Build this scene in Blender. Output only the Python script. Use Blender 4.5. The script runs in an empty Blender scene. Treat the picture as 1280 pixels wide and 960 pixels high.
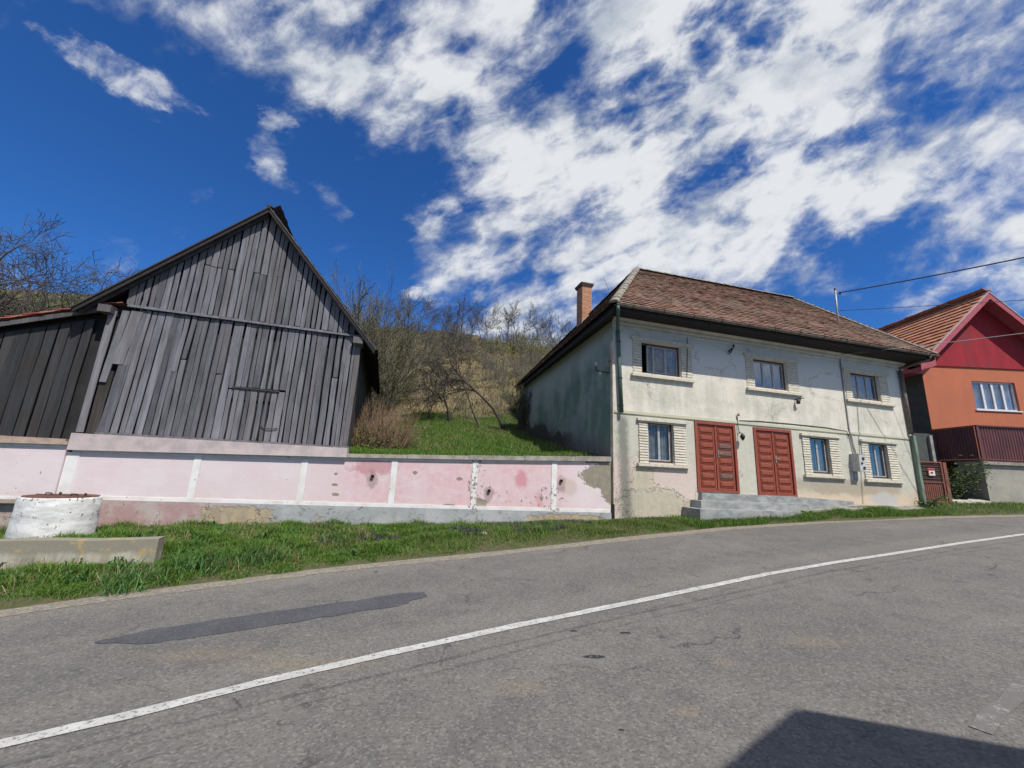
import bpy, math, random
import numpy as np
from mathutils import Vector, Matrix

# ------------------------------------------------------------ camera
sc = bpy.context.scene
COL = sc.collection
F, PITCH, ROLL, EYE = 510.0, 0.215, 0.045, 1.6
cam_d = bpy.data.cameras.new('camera')
cam_d.sensor_width = 36; cam_d.lens = F / 1280 * 36
cam_d.clip_start = 0.05; cam_d.clip_end = 2000
cam = bpy.data.objects.new('camera', cam_d); COL.objects.link(cam)
_f = Vector((0, math.cos(PITCH), math.sin(PITCH))); _r = Vector((1, 0, 0)); _u = Vector((0, -math.sin(PITCH), math.cos(PITCH)))
_rr = math.cos(ROLL) * _r + math.sin(ROLL) * _u; _uu = math.cos(ROLL) * _u - math.sin(ROLL) * _r
cam.matrix_world = Matrix(((_rr.x, _uu.x, -_f.x, 0), (_rr.y, _uu.y, -_f.y, 0), (_rr.z, _uu.z, -_f.z, EYE), (0, 0, 0, 1)))
sc.camera = cam
sc.view_settings.view_transform = 'Standard'; sc.view_settings.look = 'None'
sc.view_settings.exposure = 0.22; sc.view_settings.gamma = 1.0

# ------------------------------------------------------------ sun and sky
SUN_AZ, SUN_EL = math.radians(35), math.radians(55)      # azimuth: to the right of straight behind the camera
Ls = Vector((math.sin(SUN_AZ) * math.cos(SUN_EL), -math.cos(SUN_AZ) * math.cos(SUN_EL), math.sin(SUN_EL)))
sd = bpy.data.lights.new('sun', 'SUN'); sd.energy = 4.3; sd.angle = math.radians(0.53); sd.color = (1.0, 0.95, 0.87)
sun = bpy.data.objects.new('sun', sd); COL.objects.link(sun)
sun.rotation_euler = Ls.to_track_quat('Z', 'Y').to_euler()

world = bpy.data.worlds.new('World'); sc.world = world; world.use_nodes = True

class NT:
    """small helper round a node tree"""
    def __init__(s, tree): s.t = tree; s.n = tree.nodes; s.l = tree.links
    def new(s, typ, **kw):
        n = s.n.new(typ)
        for k, v in kw.items(): setattr(n, k, v)
        return n
    def put(s, sock, v):
        if v is None: return
        if isinstance(v, bpy.types.NodeSocket): s.l.new(v, sock)
        elif isinstance(v, (tuple, list)):
            sock.default_value = tuple(v) + ((1.0,) if len(v) == 3 and sock.type == 'RGBA' else ())
        else: sock.default_value = v
    def m(s, op, a, b=None, c=None, clamp=False):
        n = s.new('ShaderNodeMath', operation=op, use_clamp=clamp)
        s.put(n.inputs[0], a); s.put(n.inputs[1], b); s.put(n.inputs[2], c); return n.outputs[0]
    def v(s, op, a, b=None):
        n = s.new('ShaderNodeVectorMath', operation=op); s.put(n.inputs[0], a); s.put(n.inputs[1], b)
        return n.outputs['Value'] if op in ('LENGTH', 'DOT_PRODUCT', 'DISTANCE') else n.outputs[0]
    def noise(s, vec, scale=1.0, detail=4, rough=0.55, dist=0.0, col=False):
        n = s.new('ShaderNodeTexNoise'); s.put(n.inputs['Vector'], vec); n.inputs['Scale'].default_value = scale
        n.inputs['Detail'].default_value = detail; n.inputs['Roughness'].default_value = rough; n.inputs['Distortion'].default_value = dist
        return n.outputs['Color' if col else 'Fac']
    def vor(s, vec, scale=1.0, feat='F1', out='Distance', rnd=1.0):
        n = s.new('ShaderNodeTexVoronoi', feature=feat); s.put(n.inputs['Vector'], vec); n.inputs['Scale'].default_value = scale
        n.inputs['Randomness'].default_value = rnd
        return n.outputs[out]
    def rng(s, x, a, b, c=0.0, d=1.0, smooth=True):
        n = s.new('ShaderNodeMapRange', interpolation_type='SMOOTHSTEP' if smooth else 'LINEAR')
        s.put(n.inputs[0], x)
        for i, q in enumerate((a, b, c, d)): s.put(n.inputs[i + 1], q)
        return n.outputs[0]
    def mix(s, f, a, b, mode='MIX'):
        n = s.new('ShaderNodeMix', data_type='RGBA', blend_type=mode)
        s.put(n.inputs[0], f); s.put(n.inputs[6], a); s.put(n.inputs[7], b); return n.outputs[2]
    def ramp(s, f, stops):
        n = s.new('ShaderNodeValToRGB'); s.put(n.inputs[0], f); e = n.color_ramp.elements
        while len(e) < len(stops): e.new(0.5)
        for i, (p, c) in enumerate(stops): e[i].position = p; e[i].color = (*c, 1)
        return n.outputs[0]
    def xyz(s, vec):
        n = s.new('ShaderNodeSeparateXYZ'); s.put(n.inputs[0], vec); return n.outputs
    def comb(s, x, y, z):
        n = s.new('ShaderNodeCombineXYZ'); s.put(n.inputs[0], x); s.put(n.inputs[1], y); s.put(n.inputs[2], z); return n.outputs[0]
    def obj(s): return s.new('ShaderNodeTexCoord').outputs['Object']
    def pos(s): return s.new('ShaderNodeNewGeometry').outputs['Position']
    def orand(s): return s.new('ShaderNodeObjectInfo').outputs['Random']
    def irand(s): return s.new('ShaderNodeNewGeometry').outputs['Random Per Island']
    def scl(s, vec, x, y, z): return s.v('MULTIPLY', vec, (x, y, z))
    def bump(s, h, strength=0.4, dist=0.02, normal=None):
        n = s.new('ShaderNodeBump'); n.inputs['Strength'].default_value = strength; n.inputs['Distance'].default_value = dist
        s.put(n.inputs['Height'], h)
        if normal is not None: s.l.new(normal, n.inputs['Normal'])
        return n.outputs[0]
    def blob(s, x, z, cx, cz, rx, rz, warp=None, soft=0.12, k=0.6):
        a = s.m('MULTIPLY', s.m('SUBTRACT', x, cx), 1 / rx); b = s.m('MULTIPLY', s.m('SUBTRACT', z, cz), 1 / rz)
        d = s.m('SQRT', s.m('ADD', s.m('MULTIPLY', a, a), s.m('MULTIPLY', b, b)))
        if warp is not None: d = s.m('ADD', d, s.m('MULTIPLY', s.m('SUBTRACT', warp, 0.5), k * 2))
        return s.rng(d, 1 + soft, 1 - soft)

w = NT(world.node_tree); world.node_tree.nodes.clear()
sky = w.new('ShaderNodeTexSky', sky_type='NISHITA'); sky.sun_disc = False
sky.sun_elevation = SUN_EL; sky.sun_rotation = math.pi - SUN_AZ
sky.air_density = 1.0; sky.dust_density = 0.2; sky.ozone_density = 3.0; sky.altitude = 500
dirv = w.new('ShaderNodeTexCoord').outputs['Generated']
dx, dy, dz = w.xyz(dirv)
zc = w.m('MAXIMUM', dz, 0.08)
px_, py_ = w.m('DIVIDE', dx, zc), w.m('DIVIDE', dy, zc)
pv = w.comb(px_, py_, 0)
wr = w.noise(pv, 2.6, 7, 0.68, col=True)
pw = w.v('ADD', pv, w.scl(w.v('SUBTRACT', wr, (0.5, 0.5, 0.5)), 0.38, 0.38, 0))
wx, wy, _z = w.xyz(pw)
CL = [(-1.085,0.935,5.0,7.2,-7.4,8.6,1.0),(-0.873,1.243,6.73,8.98,-12.71,0.66,0.62),(-0.757,1.061,18.4,10.4,1.18,19.67,0.50),
(-0.449,0.806,4.29,7.72,-10.23,4.48,0.45),(-0.36,0.86,-2.6,-0.35,-1.6,4.9,0.98),(-0.081,0.996,1.61,2.55,-2.40,2.05,0.80),
(0.454,0.766,-1.92,0.97,-0.07,2.96,1.25),(0.368,1.090,1.44,-1.17,-1.03,-2.40,1.2),(1.001,1.277,1.76,-1.68,-0.19,-2.70,1.05),
(0.963,0.866,3.10,-2.88,-1.77,-4.33,0.9),(-0.361,1.513,7.67,-0.28,5.48,7.47,0.85),(-0.026,1.827,2.22,-1.19,-1.49,-3.04,0.95),
(0.341,2.158,1.1,-0.24,-0.6,-0.9,0.95),(1.352,1.780,3.2,-2.8,-1.1,-1.9,0.8),(2.45,2.0,2.2,-2.0,1.5,0.6,1.0),
(-0.563,2.232,9.38,1.98,2.68,9.07,0.75),(-0.720,1.454,13.18,5.31,-6.37,7.46,0.40),(-0.019,2.575,1.8,0.6,1.2,2.2,0.9),(0.25,3.0,1.2,-.2,.1,1.2,0.8),
(1.2,-1.0,0.5,0.1,-0.1,0.5,0.95),(-1.2,-1.7,0.5,0.2,-0.2,0.5,0.85),(-0.2,-3.6,0.3,0.1,0.0,0.4,0.8),(2.8,0.1,0.6,0.1,0.1,0.6,0.85),(-4.5,-0.6,0.4,0,0,0.4,0.75),(4.0,-3.0,0.3,0,0,0.3,0.8)]  # cloud out of view, added to whiten the fill light
cov = None
for cx, cy, a, b, c, d, wt in CL:
    ex, ey = w.m('SUBTRACT', wx, cx), w.m('SUBTRACT', wy, cy)
    e1 = w.m('MULTIPLY_ADD', ex, a, w.m('MULTIPLY', ey, b)); e2 = w.m('MULTIPLY_ADD', ex, c, w.m('MULTIPLY', ey, d))
    r2 = w.m('MULTIPLY_ADD', e1, e1, w.m('MULTIPLY', e2, e2))
    g = w.m('MULTIPLY', w.m('EXPONENT', w.m('MULTIPLY', w.m('MULTIPLY', r2, r2), -0.55)), wt)
    cov = g if cov is None else w.m('MAXIMUM', cov, g)
# streaky lumps: stretched along the drift direction
ca, sa = math.cos(-0.5), math.sin(-0.5)
sx_ = w.m('ADD', w.m('MULTIPLY', px_, ca), w.m('MULTIPLY', py_, sa)); sy_ = w.m('ADD', w.m('MULTIPLY', px_, -sa), w.m('MULTIPLY', py_, ca))
# lumps in direction space, drawn out a little along the drift
du = w.v('DOT_PRODUCT', dirv, (0.92, -0.16, 0.36)); dv_ = w.v('DOT_PRODUCT', dirv, (-0.30, 0.31, 0.90)); dw = w.v('DOT_PRODUCT', dirv, (-0.26, -0.94, 0.24))
sv = w.comb(w.m('MULTIPLY', du, 0.52), dv_, w.m('ADD', dw, 3.7))
n1 = w.noise(sv, 8.5, 10, 0.56, 0.2); n2 = w.noise(sv, 24.0, 6, 0.6, 0.3)
nn = w.m('ADD', w.m('MULTIPLY', n1, 0.66), w.m('MULTIPLY', n2, 0.34))
dens = w.m('ADD', cov, w.m('MULTIPLY', w.m('MULTIPLY', w.m('SUBTRACT', nn, 0.5), w.m('ADD', w.m('MULTIPLY', cov, 0.55), 0.45)), 5.9))
cl = w.rng(dens, 0.24, 1.38)
n3 = w.m('ADD', w.m('MULTIPLY', w.noise(w.v('ADD', sv, (0.03, 0.05, 0.02)), 8.5, 6, 0.56), .75), w.m('MULTIPLY', n2, .25))
shade = w.rng(w.m('ADD', w.m('MULTIPLY', n3, 0.9), w.m('MULTIPLY', cl, 0.12)), 0.40, 0.62)
ccol = w.mix(shade, (4.2, 4.7, 5.6), (7.4, 7.6, 7.9))
skyc = w.mix(1.0, sky.outputs[0], (0.27, 0.67, 1.20), 'MULTIPLY')
lp = w.mix(w.m('MULTIPLY', cl, w.rng(dz, 0.0, 0.1)), skyc, ccol)
bg = w.new('ShaderNodeBackground'); w.put(bg.inputs[0], lp); bg.inputs[1].default_value = 0.09
wo = w.new('ShaderNodeOutputWorld'); w.l.new(bg.outputs[0], wo.inputs[0])

# ------------------------------------------------------------ materials
def new_mat(name, fn, **kw):
    m = bpy.data.materials.new(name); m.use_nodes = True
    n = NT(m.node_tree); m.node_tree.nodes.clear()
    b = n.new('ShaderNodeBsdfPrincipled'); o = n.new('ShaderNodeOutputMaterial'); n.l.new(b.outputs[0], o.inputs[0])
    n.b = b; n.o = o; b.inputs['Roughness'].default_value = kw.get('rough', 0.85)
    b.inputs['Specular IOR Level'].default_value = kw.get('spec', 0.3); b.inputs['Metallic'].default_value = kw.get('metal', 0.0)
    r = fn(n)
    if isinstance(r, tuple):
        n.put(b.inputs['Base Color'], r[0]); n.put(b.inputs['Normal'], r[1])
        if len(r) > 2: n.put(b.inputs['Roughness'], r[2])
    elif r is not None: n.put(b.inputs['Base Color'], r)
    return m

def simple(name, c1, c2=None, scale=6, bump=0.25, bscale=40, streak=1.0, **kw):
    c2 = c2 or tuple(x * 0.7 for x in c1)
    def fn(n):
        o = n.obj(); v = n.scl(o, 1, 1, streak)
        f = n.noise(v, scale, 6, 0.65)
        return n.mix(n.rng(f, 0.35, 0.68), c1, c2), n.bump(n.noise(v, bscale, 4, 0.6), bump, 0.01)
    return new_mat(name, fn, **kw)

def wood_fn(cols, dark=0.5, rs=1.0):
    def fn(n):
        o = n.obj(); r = n.orand()
        off = n.comb(n.m('MULTIPLY', r, 37.0), n.m('MULTIPLY', r, 11.0), n.m('MULTIPLY', r, 53.0))
        p = n.v('ADD', o, off)
        g = n.noise(n.scl(p, 24, 24, 0.9), 1.0, 6, 0.65, 0.6)
        g2 = n.noise(n.scl(p, 95, 95, 2.2), 1.0, 3, 0.6)
        blot = n.noise(n.scl(p, 3, 3, 1.4), 1.0, 5, 0.6)
        knot = n.rng(n.vor(n.scl(p, 6.5, 6.5, 2.4), 1.0), 0.10, 0.03)
        c = n.mix(n.rng(g, 0.3, 0.72), cols[0], cols[1])
        c = n.mix(n.m('MULTIPLY', n.rng(blot, 0.42, 0.68), 0.65), c, cols[2])
        c = n.mix(n.m('MULTIPLY', n.rng(g2, 0.56, 0.72), 0.55), c, tuple(x * 0.35 for x in cols[0]))
        c = n.mix(n.m('MULTIPLY', knot, 0.75), c, tuple(x * 0.25 for x in cols[0]))
        r2 = n.m('FRACT', n.m('MULTIPLY', r, 7.31)); c = n.mix(n.m('MULTIPLY', n.rng(r2, 0.55, 1.0), 0.4), c, tuple(v * q for v, q in zip(cols[1], (0.95, 0.84, 0.72))))
        end = n.rng(n.noise(n.scl(p, 5, 5, 0.35), 1.0, 3), 0.50, 0.72); c = n.mix(n.m('MULTIPLY', end, 0.5), c, tuple(v * 1.35 for v in cols[1]))
        br = n.rng(r, 0, 1, 1 - dark * 0.6, 1 + dark * 0.5, smooth=False)
        c = n.mix(1.0, c, n.comb(br, br, br), 'MULTIPLY')
        return c, n.bump(n.m('ADD', n.m('MULTIPLY', g, 0.6), n.m('MULTIPLY', g2, 0.5)), 0.7, 0.008)
    return fn
M = {}
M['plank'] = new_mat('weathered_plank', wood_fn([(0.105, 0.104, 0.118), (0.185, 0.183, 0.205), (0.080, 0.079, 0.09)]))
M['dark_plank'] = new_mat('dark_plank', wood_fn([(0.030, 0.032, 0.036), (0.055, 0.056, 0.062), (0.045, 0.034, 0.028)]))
M['brown_plank'] = new_mat('brown_plank', wood_fn([(0.045, 0.038, 0.036), (0.075, 0.065, 0.06), (0.03, 0.025, 0.022)]))
M['beam'] = new_mat('old_beam', wood_fn([(0.09, 0.085, 0.09), (0.15, 0.14, 0.15), (0.06, 0.055, 0.055)]))
M['tar_board'] = simple('tarred_board', (0.022, 0.020, 0.020), (0.035, 0.03, 0.03), 8)
M['cream_trim'] = simple('cream_trim', (0.62, 0.58, 0.48), (0.48, 0.44, 0.35), 9, 0.3)
M['mortar'] = simple('trim_joint', (0.42, 0.38, 0.30), (0.32, 0.28, 0.21), 12, 0.3)
M['brown_frame'] = simple('brown_frame', (0.10, 0.055, 0.045), (0.06, 0.035, 0.03), 12, 0.2, rough=0.6)
M['grey_frame'] = simple('grey_frame', (0.42, 0.43, 0.42), (0.28, 0.29, 0.29), 12, 0.2, rough=0.6)
M['white_frame'] = simple('white_frame', (0.72, 0.73, 0.75), (0.6, 0.61, 0.64), 5, 0.05, rough=0.4)
M['curtain'] = simple('curtain', (0.50, 0.49, 0.46), (0.30, 0.30, 0.29), 5, 0.1)
M['curtain_white'] = simple('curtain_white', (0.70, 0.70, 0.70), (0.52, 0.53, 0.55), 4, 0.1)
M['dark_inside'] = simple('dark_inside', (0.02, 0.02, 0.022), (0.03, 0.03, 0.03), 3, 0.1)  # near-black: the lack of light indoors is put into the colour
M['black_metal'] = simple('black_metal', (0.02, 0.02, 0.022), (0.05, 0.04, 0.035), 20, 0.1, rough=0.5)
M['rust'] = simple('rusty_iron', (0.16, 0.075, 0.05), (0.08, 0.045, 0.035), 14, 0.4, rough=0.8)
M['gate_paint'] = simple('gate_paint', (0.27, 0.10, 0.07), (0.18, 0.075, 0.06), 7, 0.2, rough=0.7)
M['zinc'] = simple('zinc', (0.36, 0.38, 0.38), (0.22, 0.23, 0.22), 9, 0.15, rough=0.5, metal=0.3)
M['green_pipe'] = simple('green_pipe', (0.11, 0.165, 0.13), (0.065, 0.105, 0.08), 6, 0.2, streak=0.3, rough=0.6)
M['mossy_pipe'] = simple('mossy_pipe', (0.20, 0.27, 0.20), (0.11, 0.15, 0.11), 8, 0.2, streak=0.3, rough=0.6)
M['gutter'] = simple('gutter_metal', (0.20, 0.16, 0.13), (0.10, 0.08, 0.065), 9, 0.2, rough=0.6)
M['cable'] = simple('cable_sheath', (0.03, 0.03, 0.03), (0.05, 0.05, 0.05), 9, 0.05)
M['grey_cable'] = simple('grey_cable', (0.28, 0.28, 0.27), (0.2, 0.2, 0.2), 9, 0.05)
M['box_grey'] = simple('meter_box', (0.50, 0.50, 0.48), (0.36, 0.36, 0.34), 9, 0.05, rough=0.5)
M['hip_cement'] = simple('hip_cement', (0.30, 0.27, 0.22), (0.17, 0.15, 0.12), 9, 0.6, 25)
M['ceramic'] = simple('ceramic', (0.42, 0.27, 0.2), (0.2, 0.12, 0.09), 9, 0.1, rough=0.4)
M['white_paint_sign'] = simple('sign_white', (0.75, 0.75, 0.75), (0.6, 0.6, 0.6), 9, 0.05)
M['red_paint_sign'] = simple('sign_red', (0.55, 0.03, 0.03), (0.4, 0.03, 0.03), 9, 0.05)

def glass_fn(n):
    n.n.remove(n.b)
    tr = n.new('ShaderNodeBsdfTransparent'); tr.inputs[0].default_value = (0.88, 0.90, 0.91, 1)
    gl = n.new('ShaderNodeBsdfGlossy'); gl.inputs['Roughness'].default_value = 0.05; gl.inputs['Color'].default_value = (0.75, 0.76, 0.78, 1)
    gw = n.bump(n.noise(n.obj(), 2.2, 2), 0.08, 0.02); n.l.new(gw, gl.inputs['Normal'])
    fr = n.new('ShaderNodeFresnel'); fr.inputs[0].default_value = 1.5
    mx = n.new('ShaderNodeMixShader'); n.l.new(n.m('MULTIPLY', fr.outputs[0], 0.55, clamp=True), mx.inputs[0]); n.l.new(tr.outputs[0], mx.inputs[1]); n.l.new(gl.outputs[0], mx.inputs[2])
    n.l.new(mx.outputs[0], n.o.inputs[0]); return None
M['glass'] = new_mat('window_glass', glass_fn)

ZB = 0.65   # base height of the white house
def facade_fn(n):
    o = n.obj(); x, y, z0 = n.xyz(o); z = n.m('ADD', z0, ZB)
    wp = n.noise(o, 1.6, 6, 0.6); wp2 = n.noise(o, 5.5, 6, 0.65); fine = n.noise(o, 22, 5, 0.7); big = n.noise(o, 0.55, 3, 0.5)
    st = n.noise(n.scl(o, 5, 5, 0.5), 1.0, 6, 0.6)
    c = n.mix(n.rng(wp, 0.35, 0.66), (0.68, 0.63, 0.54), (0.60, 0.56, 0.47))
    c = n.mix(n.m('MULTIPLY', n.rng(st, 0.46, 0.74), 0.35), c, (0.42, 0.42, 0.34))
    # evener, less yellow tone below the eaves
    c = n.mix(n.rng(n.m('ADD', z, n.m('MULTIPLY', wp2, 0.6)), 4.9, 5.6), c, (0.63, 0.615, 0.575))
    # mottled grey damp on the upper storey
    dm = n.m('MULTIPLY', n.rng(n.m('ADD', wp, n.m('MULTIPLY', fine, 0.35)), 0.58, 0.86), n.rng(z, 5.2, 4.2))
    c = n.mix(n.m('MULTIPLY', dm, 0.32), c, (0.34, 0.35, 0.29))
    # ground floor: greenish, pink where old paint shows, ochre at the foot
    low = n.rng(n.m('ADD', z, n.m('MULTIPLY', n.m('SUBTRACT', wp2, 0.5), 0.12)), 3.42, 3.34)
    c = n.mix(n.m('MULTIPLY', low, 0.8), c, n.mix(n.rng(wp2, 0.4, 0.65), (0.50, 0.495, 0.41), (0.44, 0.44, 0.36)))
    pinkz = n.m('MULTIPLY', n.rng(n.m('ADD', z, n.m('MULTIPLY', wp, 1.6)), 3.5, 2.5), n.rng(x, 3.6, 2.2))
    c = n.mix(n.m('MULTIPLY', pinkz, 0.85), c, (0.60, 0.49, 0.44))
    och = n.m('MULTIPLY', n.rng(n.m('ADD', z, n.m('MULTIPLY', wp, 1.0)), 2.35, 1.7), n.rng(x, 4.0, 7.0))
    c = n.mix(n.m('MULTIPLY', och, 0.85), c, (0.58, 0.45, 0.325))
    wet = n.blob(x, z, 8.6, 1.65, 2.6, 0.26, wp, 0.35, 1.3)
    c = n.mix(n.m('MULTIPLY', wet, 0.6), c, (0.28, 0.225, 0.165))
    gr = n.blob(x, z, 10.3, 1.27, 0.65, 0.2, wp2, 0.2, 0.8)
    c = n.mix(n.m('MULTIPLY', gr, 0.8), c, (0.42, 0.43, 0.43))
    # render fallen off at the left foot
    foot = n.m('MAXIMUM', n.blob(x, z, 1.2, 0.95, 1.15, 0.42, wp2, 0.06, 0.9), n.blob(x, z, 0.9, 1.6, 0.32, 0.5, wp2, 0.08, 1.3))
    c = n.mix(foot, c, n.mix(n.rng(wp2, 0.4, 0.6), (0.52, 0.46, 0.34), (0.44, 0.41, 0.33)))
    # dark run under the short downpipe
    run = n.m('MULTIPLY', n.rng(n.m('ABSOLUTE', n.m('SUBTRACT', n.m('ADD', x, n.m('MULTIPLY', n.m('SUBTRACT', wp2, 0.5), 0.3)), n.m('MULTIPLY_ADD', z, -0.04, 0.40))), 0.28, 0.05), n.rng(z, 3.5, 3.2))
    c = n.mix(n.m('MULTIPLY', run, 0.8), c, (0.15, 0.155, 0.135))
    blk = n.m('MULTIPLY', n.m('MULTIPLY', n.rng(fine, 0.53, 0.62), n.rng(z, 2.2, 1.2)), n.rng(x, 1.2, 0.3))
    c = n.mix(n.m('MULTIPLY', blk, 0.8), c, (0.05, 0.05, 0.045))
    # drip marks under the sills
    for cx, cz in ((1.65, 4.45), (5.85, 4.45), (10.15, 4.45)):
        dr = n.m('MULTIPLY', n.blob(x, z, cx, cz - 0.35, 1.0, 0.5, wp, 0.4, 0.6), n.rng(st, 0.42, 0.6))
        c = n.mix(n.m('MULTIPLY', dr, 0.25), c, (0.33, 0.34, 0.28))
    # stain beside the door and specks
    sp = n.m('MULTIPLY', n.rng(n.vor(o, 3.3), 0.07, 0.03), n.rng(wp, 0.5, 0.6))
    c = n.mix(n.m('MULTIPLY', sp, 0.6), c, (0.2, 0.19, 0.17))
    # cracks
    cr = n.rng(n.vor(n.v('ADD', o, n.scl(n.noise(o, 4, 4, col=True), 0.5, 0.5, 0.5)), 1.1, 'DISTANCE_TO_EDGE'), 0.010, 0.003)
    cr = n.m('MULTIPLY', cr, n.rng(big, 0.52, 0.6))
    c = n.mix(n.m('MULTIPLY', cr, 0.6), c, (0.16, 0.15, 0.12))
    h = n.m('SUBTRACT', n.m('ADD', n.m('MULTIPLY', fine, 0.4), n.m('MULTIPLY', wp2, 0.6)), n.m('ADD', n.m('MULTIPLY', foot, 1.4), n.m('MULTIPLY', cr, 0.4)))
    return c, n.bump(h, 0.7, 0.025)
M['facade'] = new_mat('facade_render', facade_fn)

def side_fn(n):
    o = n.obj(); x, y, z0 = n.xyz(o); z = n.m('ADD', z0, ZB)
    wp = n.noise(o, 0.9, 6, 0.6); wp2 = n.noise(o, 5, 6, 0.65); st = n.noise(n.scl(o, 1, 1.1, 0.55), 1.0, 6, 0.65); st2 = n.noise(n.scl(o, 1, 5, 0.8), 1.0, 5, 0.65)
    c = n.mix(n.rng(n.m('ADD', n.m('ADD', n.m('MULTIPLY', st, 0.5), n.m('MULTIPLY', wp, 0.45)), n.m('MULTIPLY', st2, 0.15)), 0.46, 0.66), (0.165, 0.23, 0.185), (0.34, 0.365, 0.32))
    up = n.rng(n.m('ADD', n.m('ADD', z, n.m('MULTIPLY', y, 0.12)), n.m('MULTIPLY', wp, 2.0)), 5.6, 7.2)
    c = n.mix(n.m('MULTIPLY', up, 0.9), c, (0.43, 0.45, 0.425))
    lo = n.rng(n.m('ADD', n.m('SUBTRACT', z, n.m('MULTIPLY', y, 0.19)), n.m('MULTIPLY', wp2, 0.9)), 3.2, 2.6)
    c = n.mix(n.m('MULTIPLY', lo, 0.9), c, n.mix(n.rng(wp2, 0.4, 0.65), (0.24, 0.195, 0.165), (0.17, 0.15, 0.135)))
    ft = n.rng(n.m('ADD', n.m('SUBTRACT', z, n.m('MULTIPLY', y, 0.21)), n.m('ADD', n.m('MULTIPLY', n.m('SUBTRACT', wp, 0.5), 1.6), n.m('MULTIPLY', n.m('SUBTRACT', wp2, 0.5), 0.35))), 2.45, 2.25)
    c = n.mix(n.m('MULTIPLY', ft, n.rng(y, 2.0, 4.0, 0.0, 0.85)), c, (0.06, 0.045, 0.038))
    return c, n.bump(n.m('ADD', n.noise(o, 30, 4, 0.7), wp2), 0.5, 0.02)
M['side'] = new_mat('side_render', side_fn)

def pink_fn(n):
    # one material for all panels of the boundary wall, laid out along the wall (x: metres from the house, z: height)
    o = n.obj(); x, y, z = n.xyz(o)
    wp = n.noise(o, 1.3, 6, 0.6); wp2 = n.noise(o, 7, 6, 0.65); fine = n.noise(o, 26, 5, 0.7)
    c = n.mix(n.rng(wp, 0.36, 0.66), (0.66, 0.55, 0.56), (0.68, 0.60, 0.605))
    deep = n.m('MULTIPLY', n.rng(x, -7.9, -6.2), n.rng(x, -0.9, -1.7))
    c = n.mix(n.m('MULTIPLY', deep, n.rng(wp, 0.30, 0.60, 0.2, 0.85)), c, n.mix(n.rng(wp2, 0.35, 0.65), (0.62, 0.385, 0.41), (0.66, 0.47, 0.48)))
    c = n.mix(n.m('MULTIPLY', n.rng(n.noise(n.scl(o, 1, 1, 4), 2.0, 4), 0.5, 0.7), 0.3), c, (0.72, 0.64, 0.65))
    c = n.mix(n.m('MULTIPLY', n.blob(x, z, -2.5, 1.45, 0.17, 0.22, wp2, 0.4, 0.6), 0.75), c, (0.55, 0.22, 0.25))
    c = n.mix(n.m('MULTIPLY', n.blob(x, z, -6.15, 1.62, 0.5, 0.2, wp2, 0.4, 1.2), 0.7), c, (0.46, 0.22, 0.24))
    c = n.mix(n.m('MULTIPLY', n.blob(x, z, -2.0, 0.95, 0.1, 0.22, wp2, 0.4, 0.6), 0.5), c, (0.58, 0.28, 0.28))
    c = n.mix(n.m('MULTIPLY', n.blob(x, z, -1.2, 1.3, 0.22, 0.22, wp2, 0.4, 0.5), 0.6), c, (0.50, 0.40, 0.33))
    # splash dirt by the drain pipes
    for cx, cz in ((-6.17, 1.34), (-3.34, 1.1), (-1.43, 1.42)):
        c = n.mix(n.m('MULTIPLY', n.blob(x, z, cx, cz - 0.04, 0.13, 0.2, wp2, 0.3, 0.8), 0.6), c, (0.27, 0.19, 0.17))
    spl = n.m('MULTIPLY', n.rng(fine, 0.60, 0.68), n.blob(x, z, -6.3, 1.45, 0.9, 0.4, wp, 0.4, 0.4))
    c = n.mix(n.m('MULTIPLY', spl, 0.8), c, (0.25, 0.2, 0.19))
    # paint flaked away
    zone = n.m('MAXIMUM', n.blob(x, z, -1.75, 1.0, 0.45, 0.3, wp, 0.4, 0.6), n.blob(x, z, -3.68, 1.25, 0.25, 0.6, wp, 0.4, 0.4))
    zone = n.m('MAXIMUM', zone, n.m('MULTIPLY', n.blob(x, z, -2.9, 1.0, 1.0, 0.25, wp, 0.5, 0.6), 0.6))
    fl = n.rng(n.m('ADD', n.m('MULTIPLY', zone, 0.15), n.noise(n.scl(o, 1.3, 1, 1), 8.5, 5, 0.6)), 0.70, 0.72)
    fl = n.m('MAXIMUM', fl, n.m('MULTIPLY', n.rng(n.noise(n.scl(o, 1, 1, 1.4), 6.5, 4, 0.6), 0.725, 0.735), n.rng(x, -7.5, -6.5)))
    for cx, cz, rx, rz in ((-3.55, 0.83, 0.16, 0.12), (-5.2, 1.5, 0.07, 0.05), (-4.35, 0.75, 0.16, 0.045), (-7.0, 1.15, 0.07, 0.03), (-6.95, 0.93, 0.08, 0.035), (-7.0, 1.4, 0.04, 0.03), (-4.1, 1.4, 0.08, 0.04)):
        fl = n.m('MAXIMUM', fl, n.blob(x, z, cx, cz, rx, rz, wp2, 0.06, 0.9))
    big = n.m('MAXIMUM', n.blob(x, z, -0.05, 1.62, 0.82, 0.35, wp2, 0.04, 0.45), n.blob(x, z, 0.1, 1.3, 0.40, 0.42, wp2, 0.04, 0.45))
    fl = n.m('MAXIMUM', fl, big)
    hl = n.rng(fl, 0.0, 0.4)
    c = n.mix(fl, c, n.mix(n.rng(wp2, 0.35, 0.65), (0.30, 0.265, 0.20), (0.22, 0.205, 0.165)))
    # worn, dirty foot
    c = n.mix(n.m('MULTIPLY', n.rng(n.m('ADD', z, n.m('MULTIPLY', wp, 0.5)), 1.12, 0.98), 0.30), c, (0.62, 0.50, 0.43))
    return c, n.bump(n.m('SUBTRACT', n.m('MULTIPLY', n.m('ADD', wp2, fine), 0.35), n.m('MULTIPLY', fl, 1.2)), 0.5, 0.012)
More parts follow.
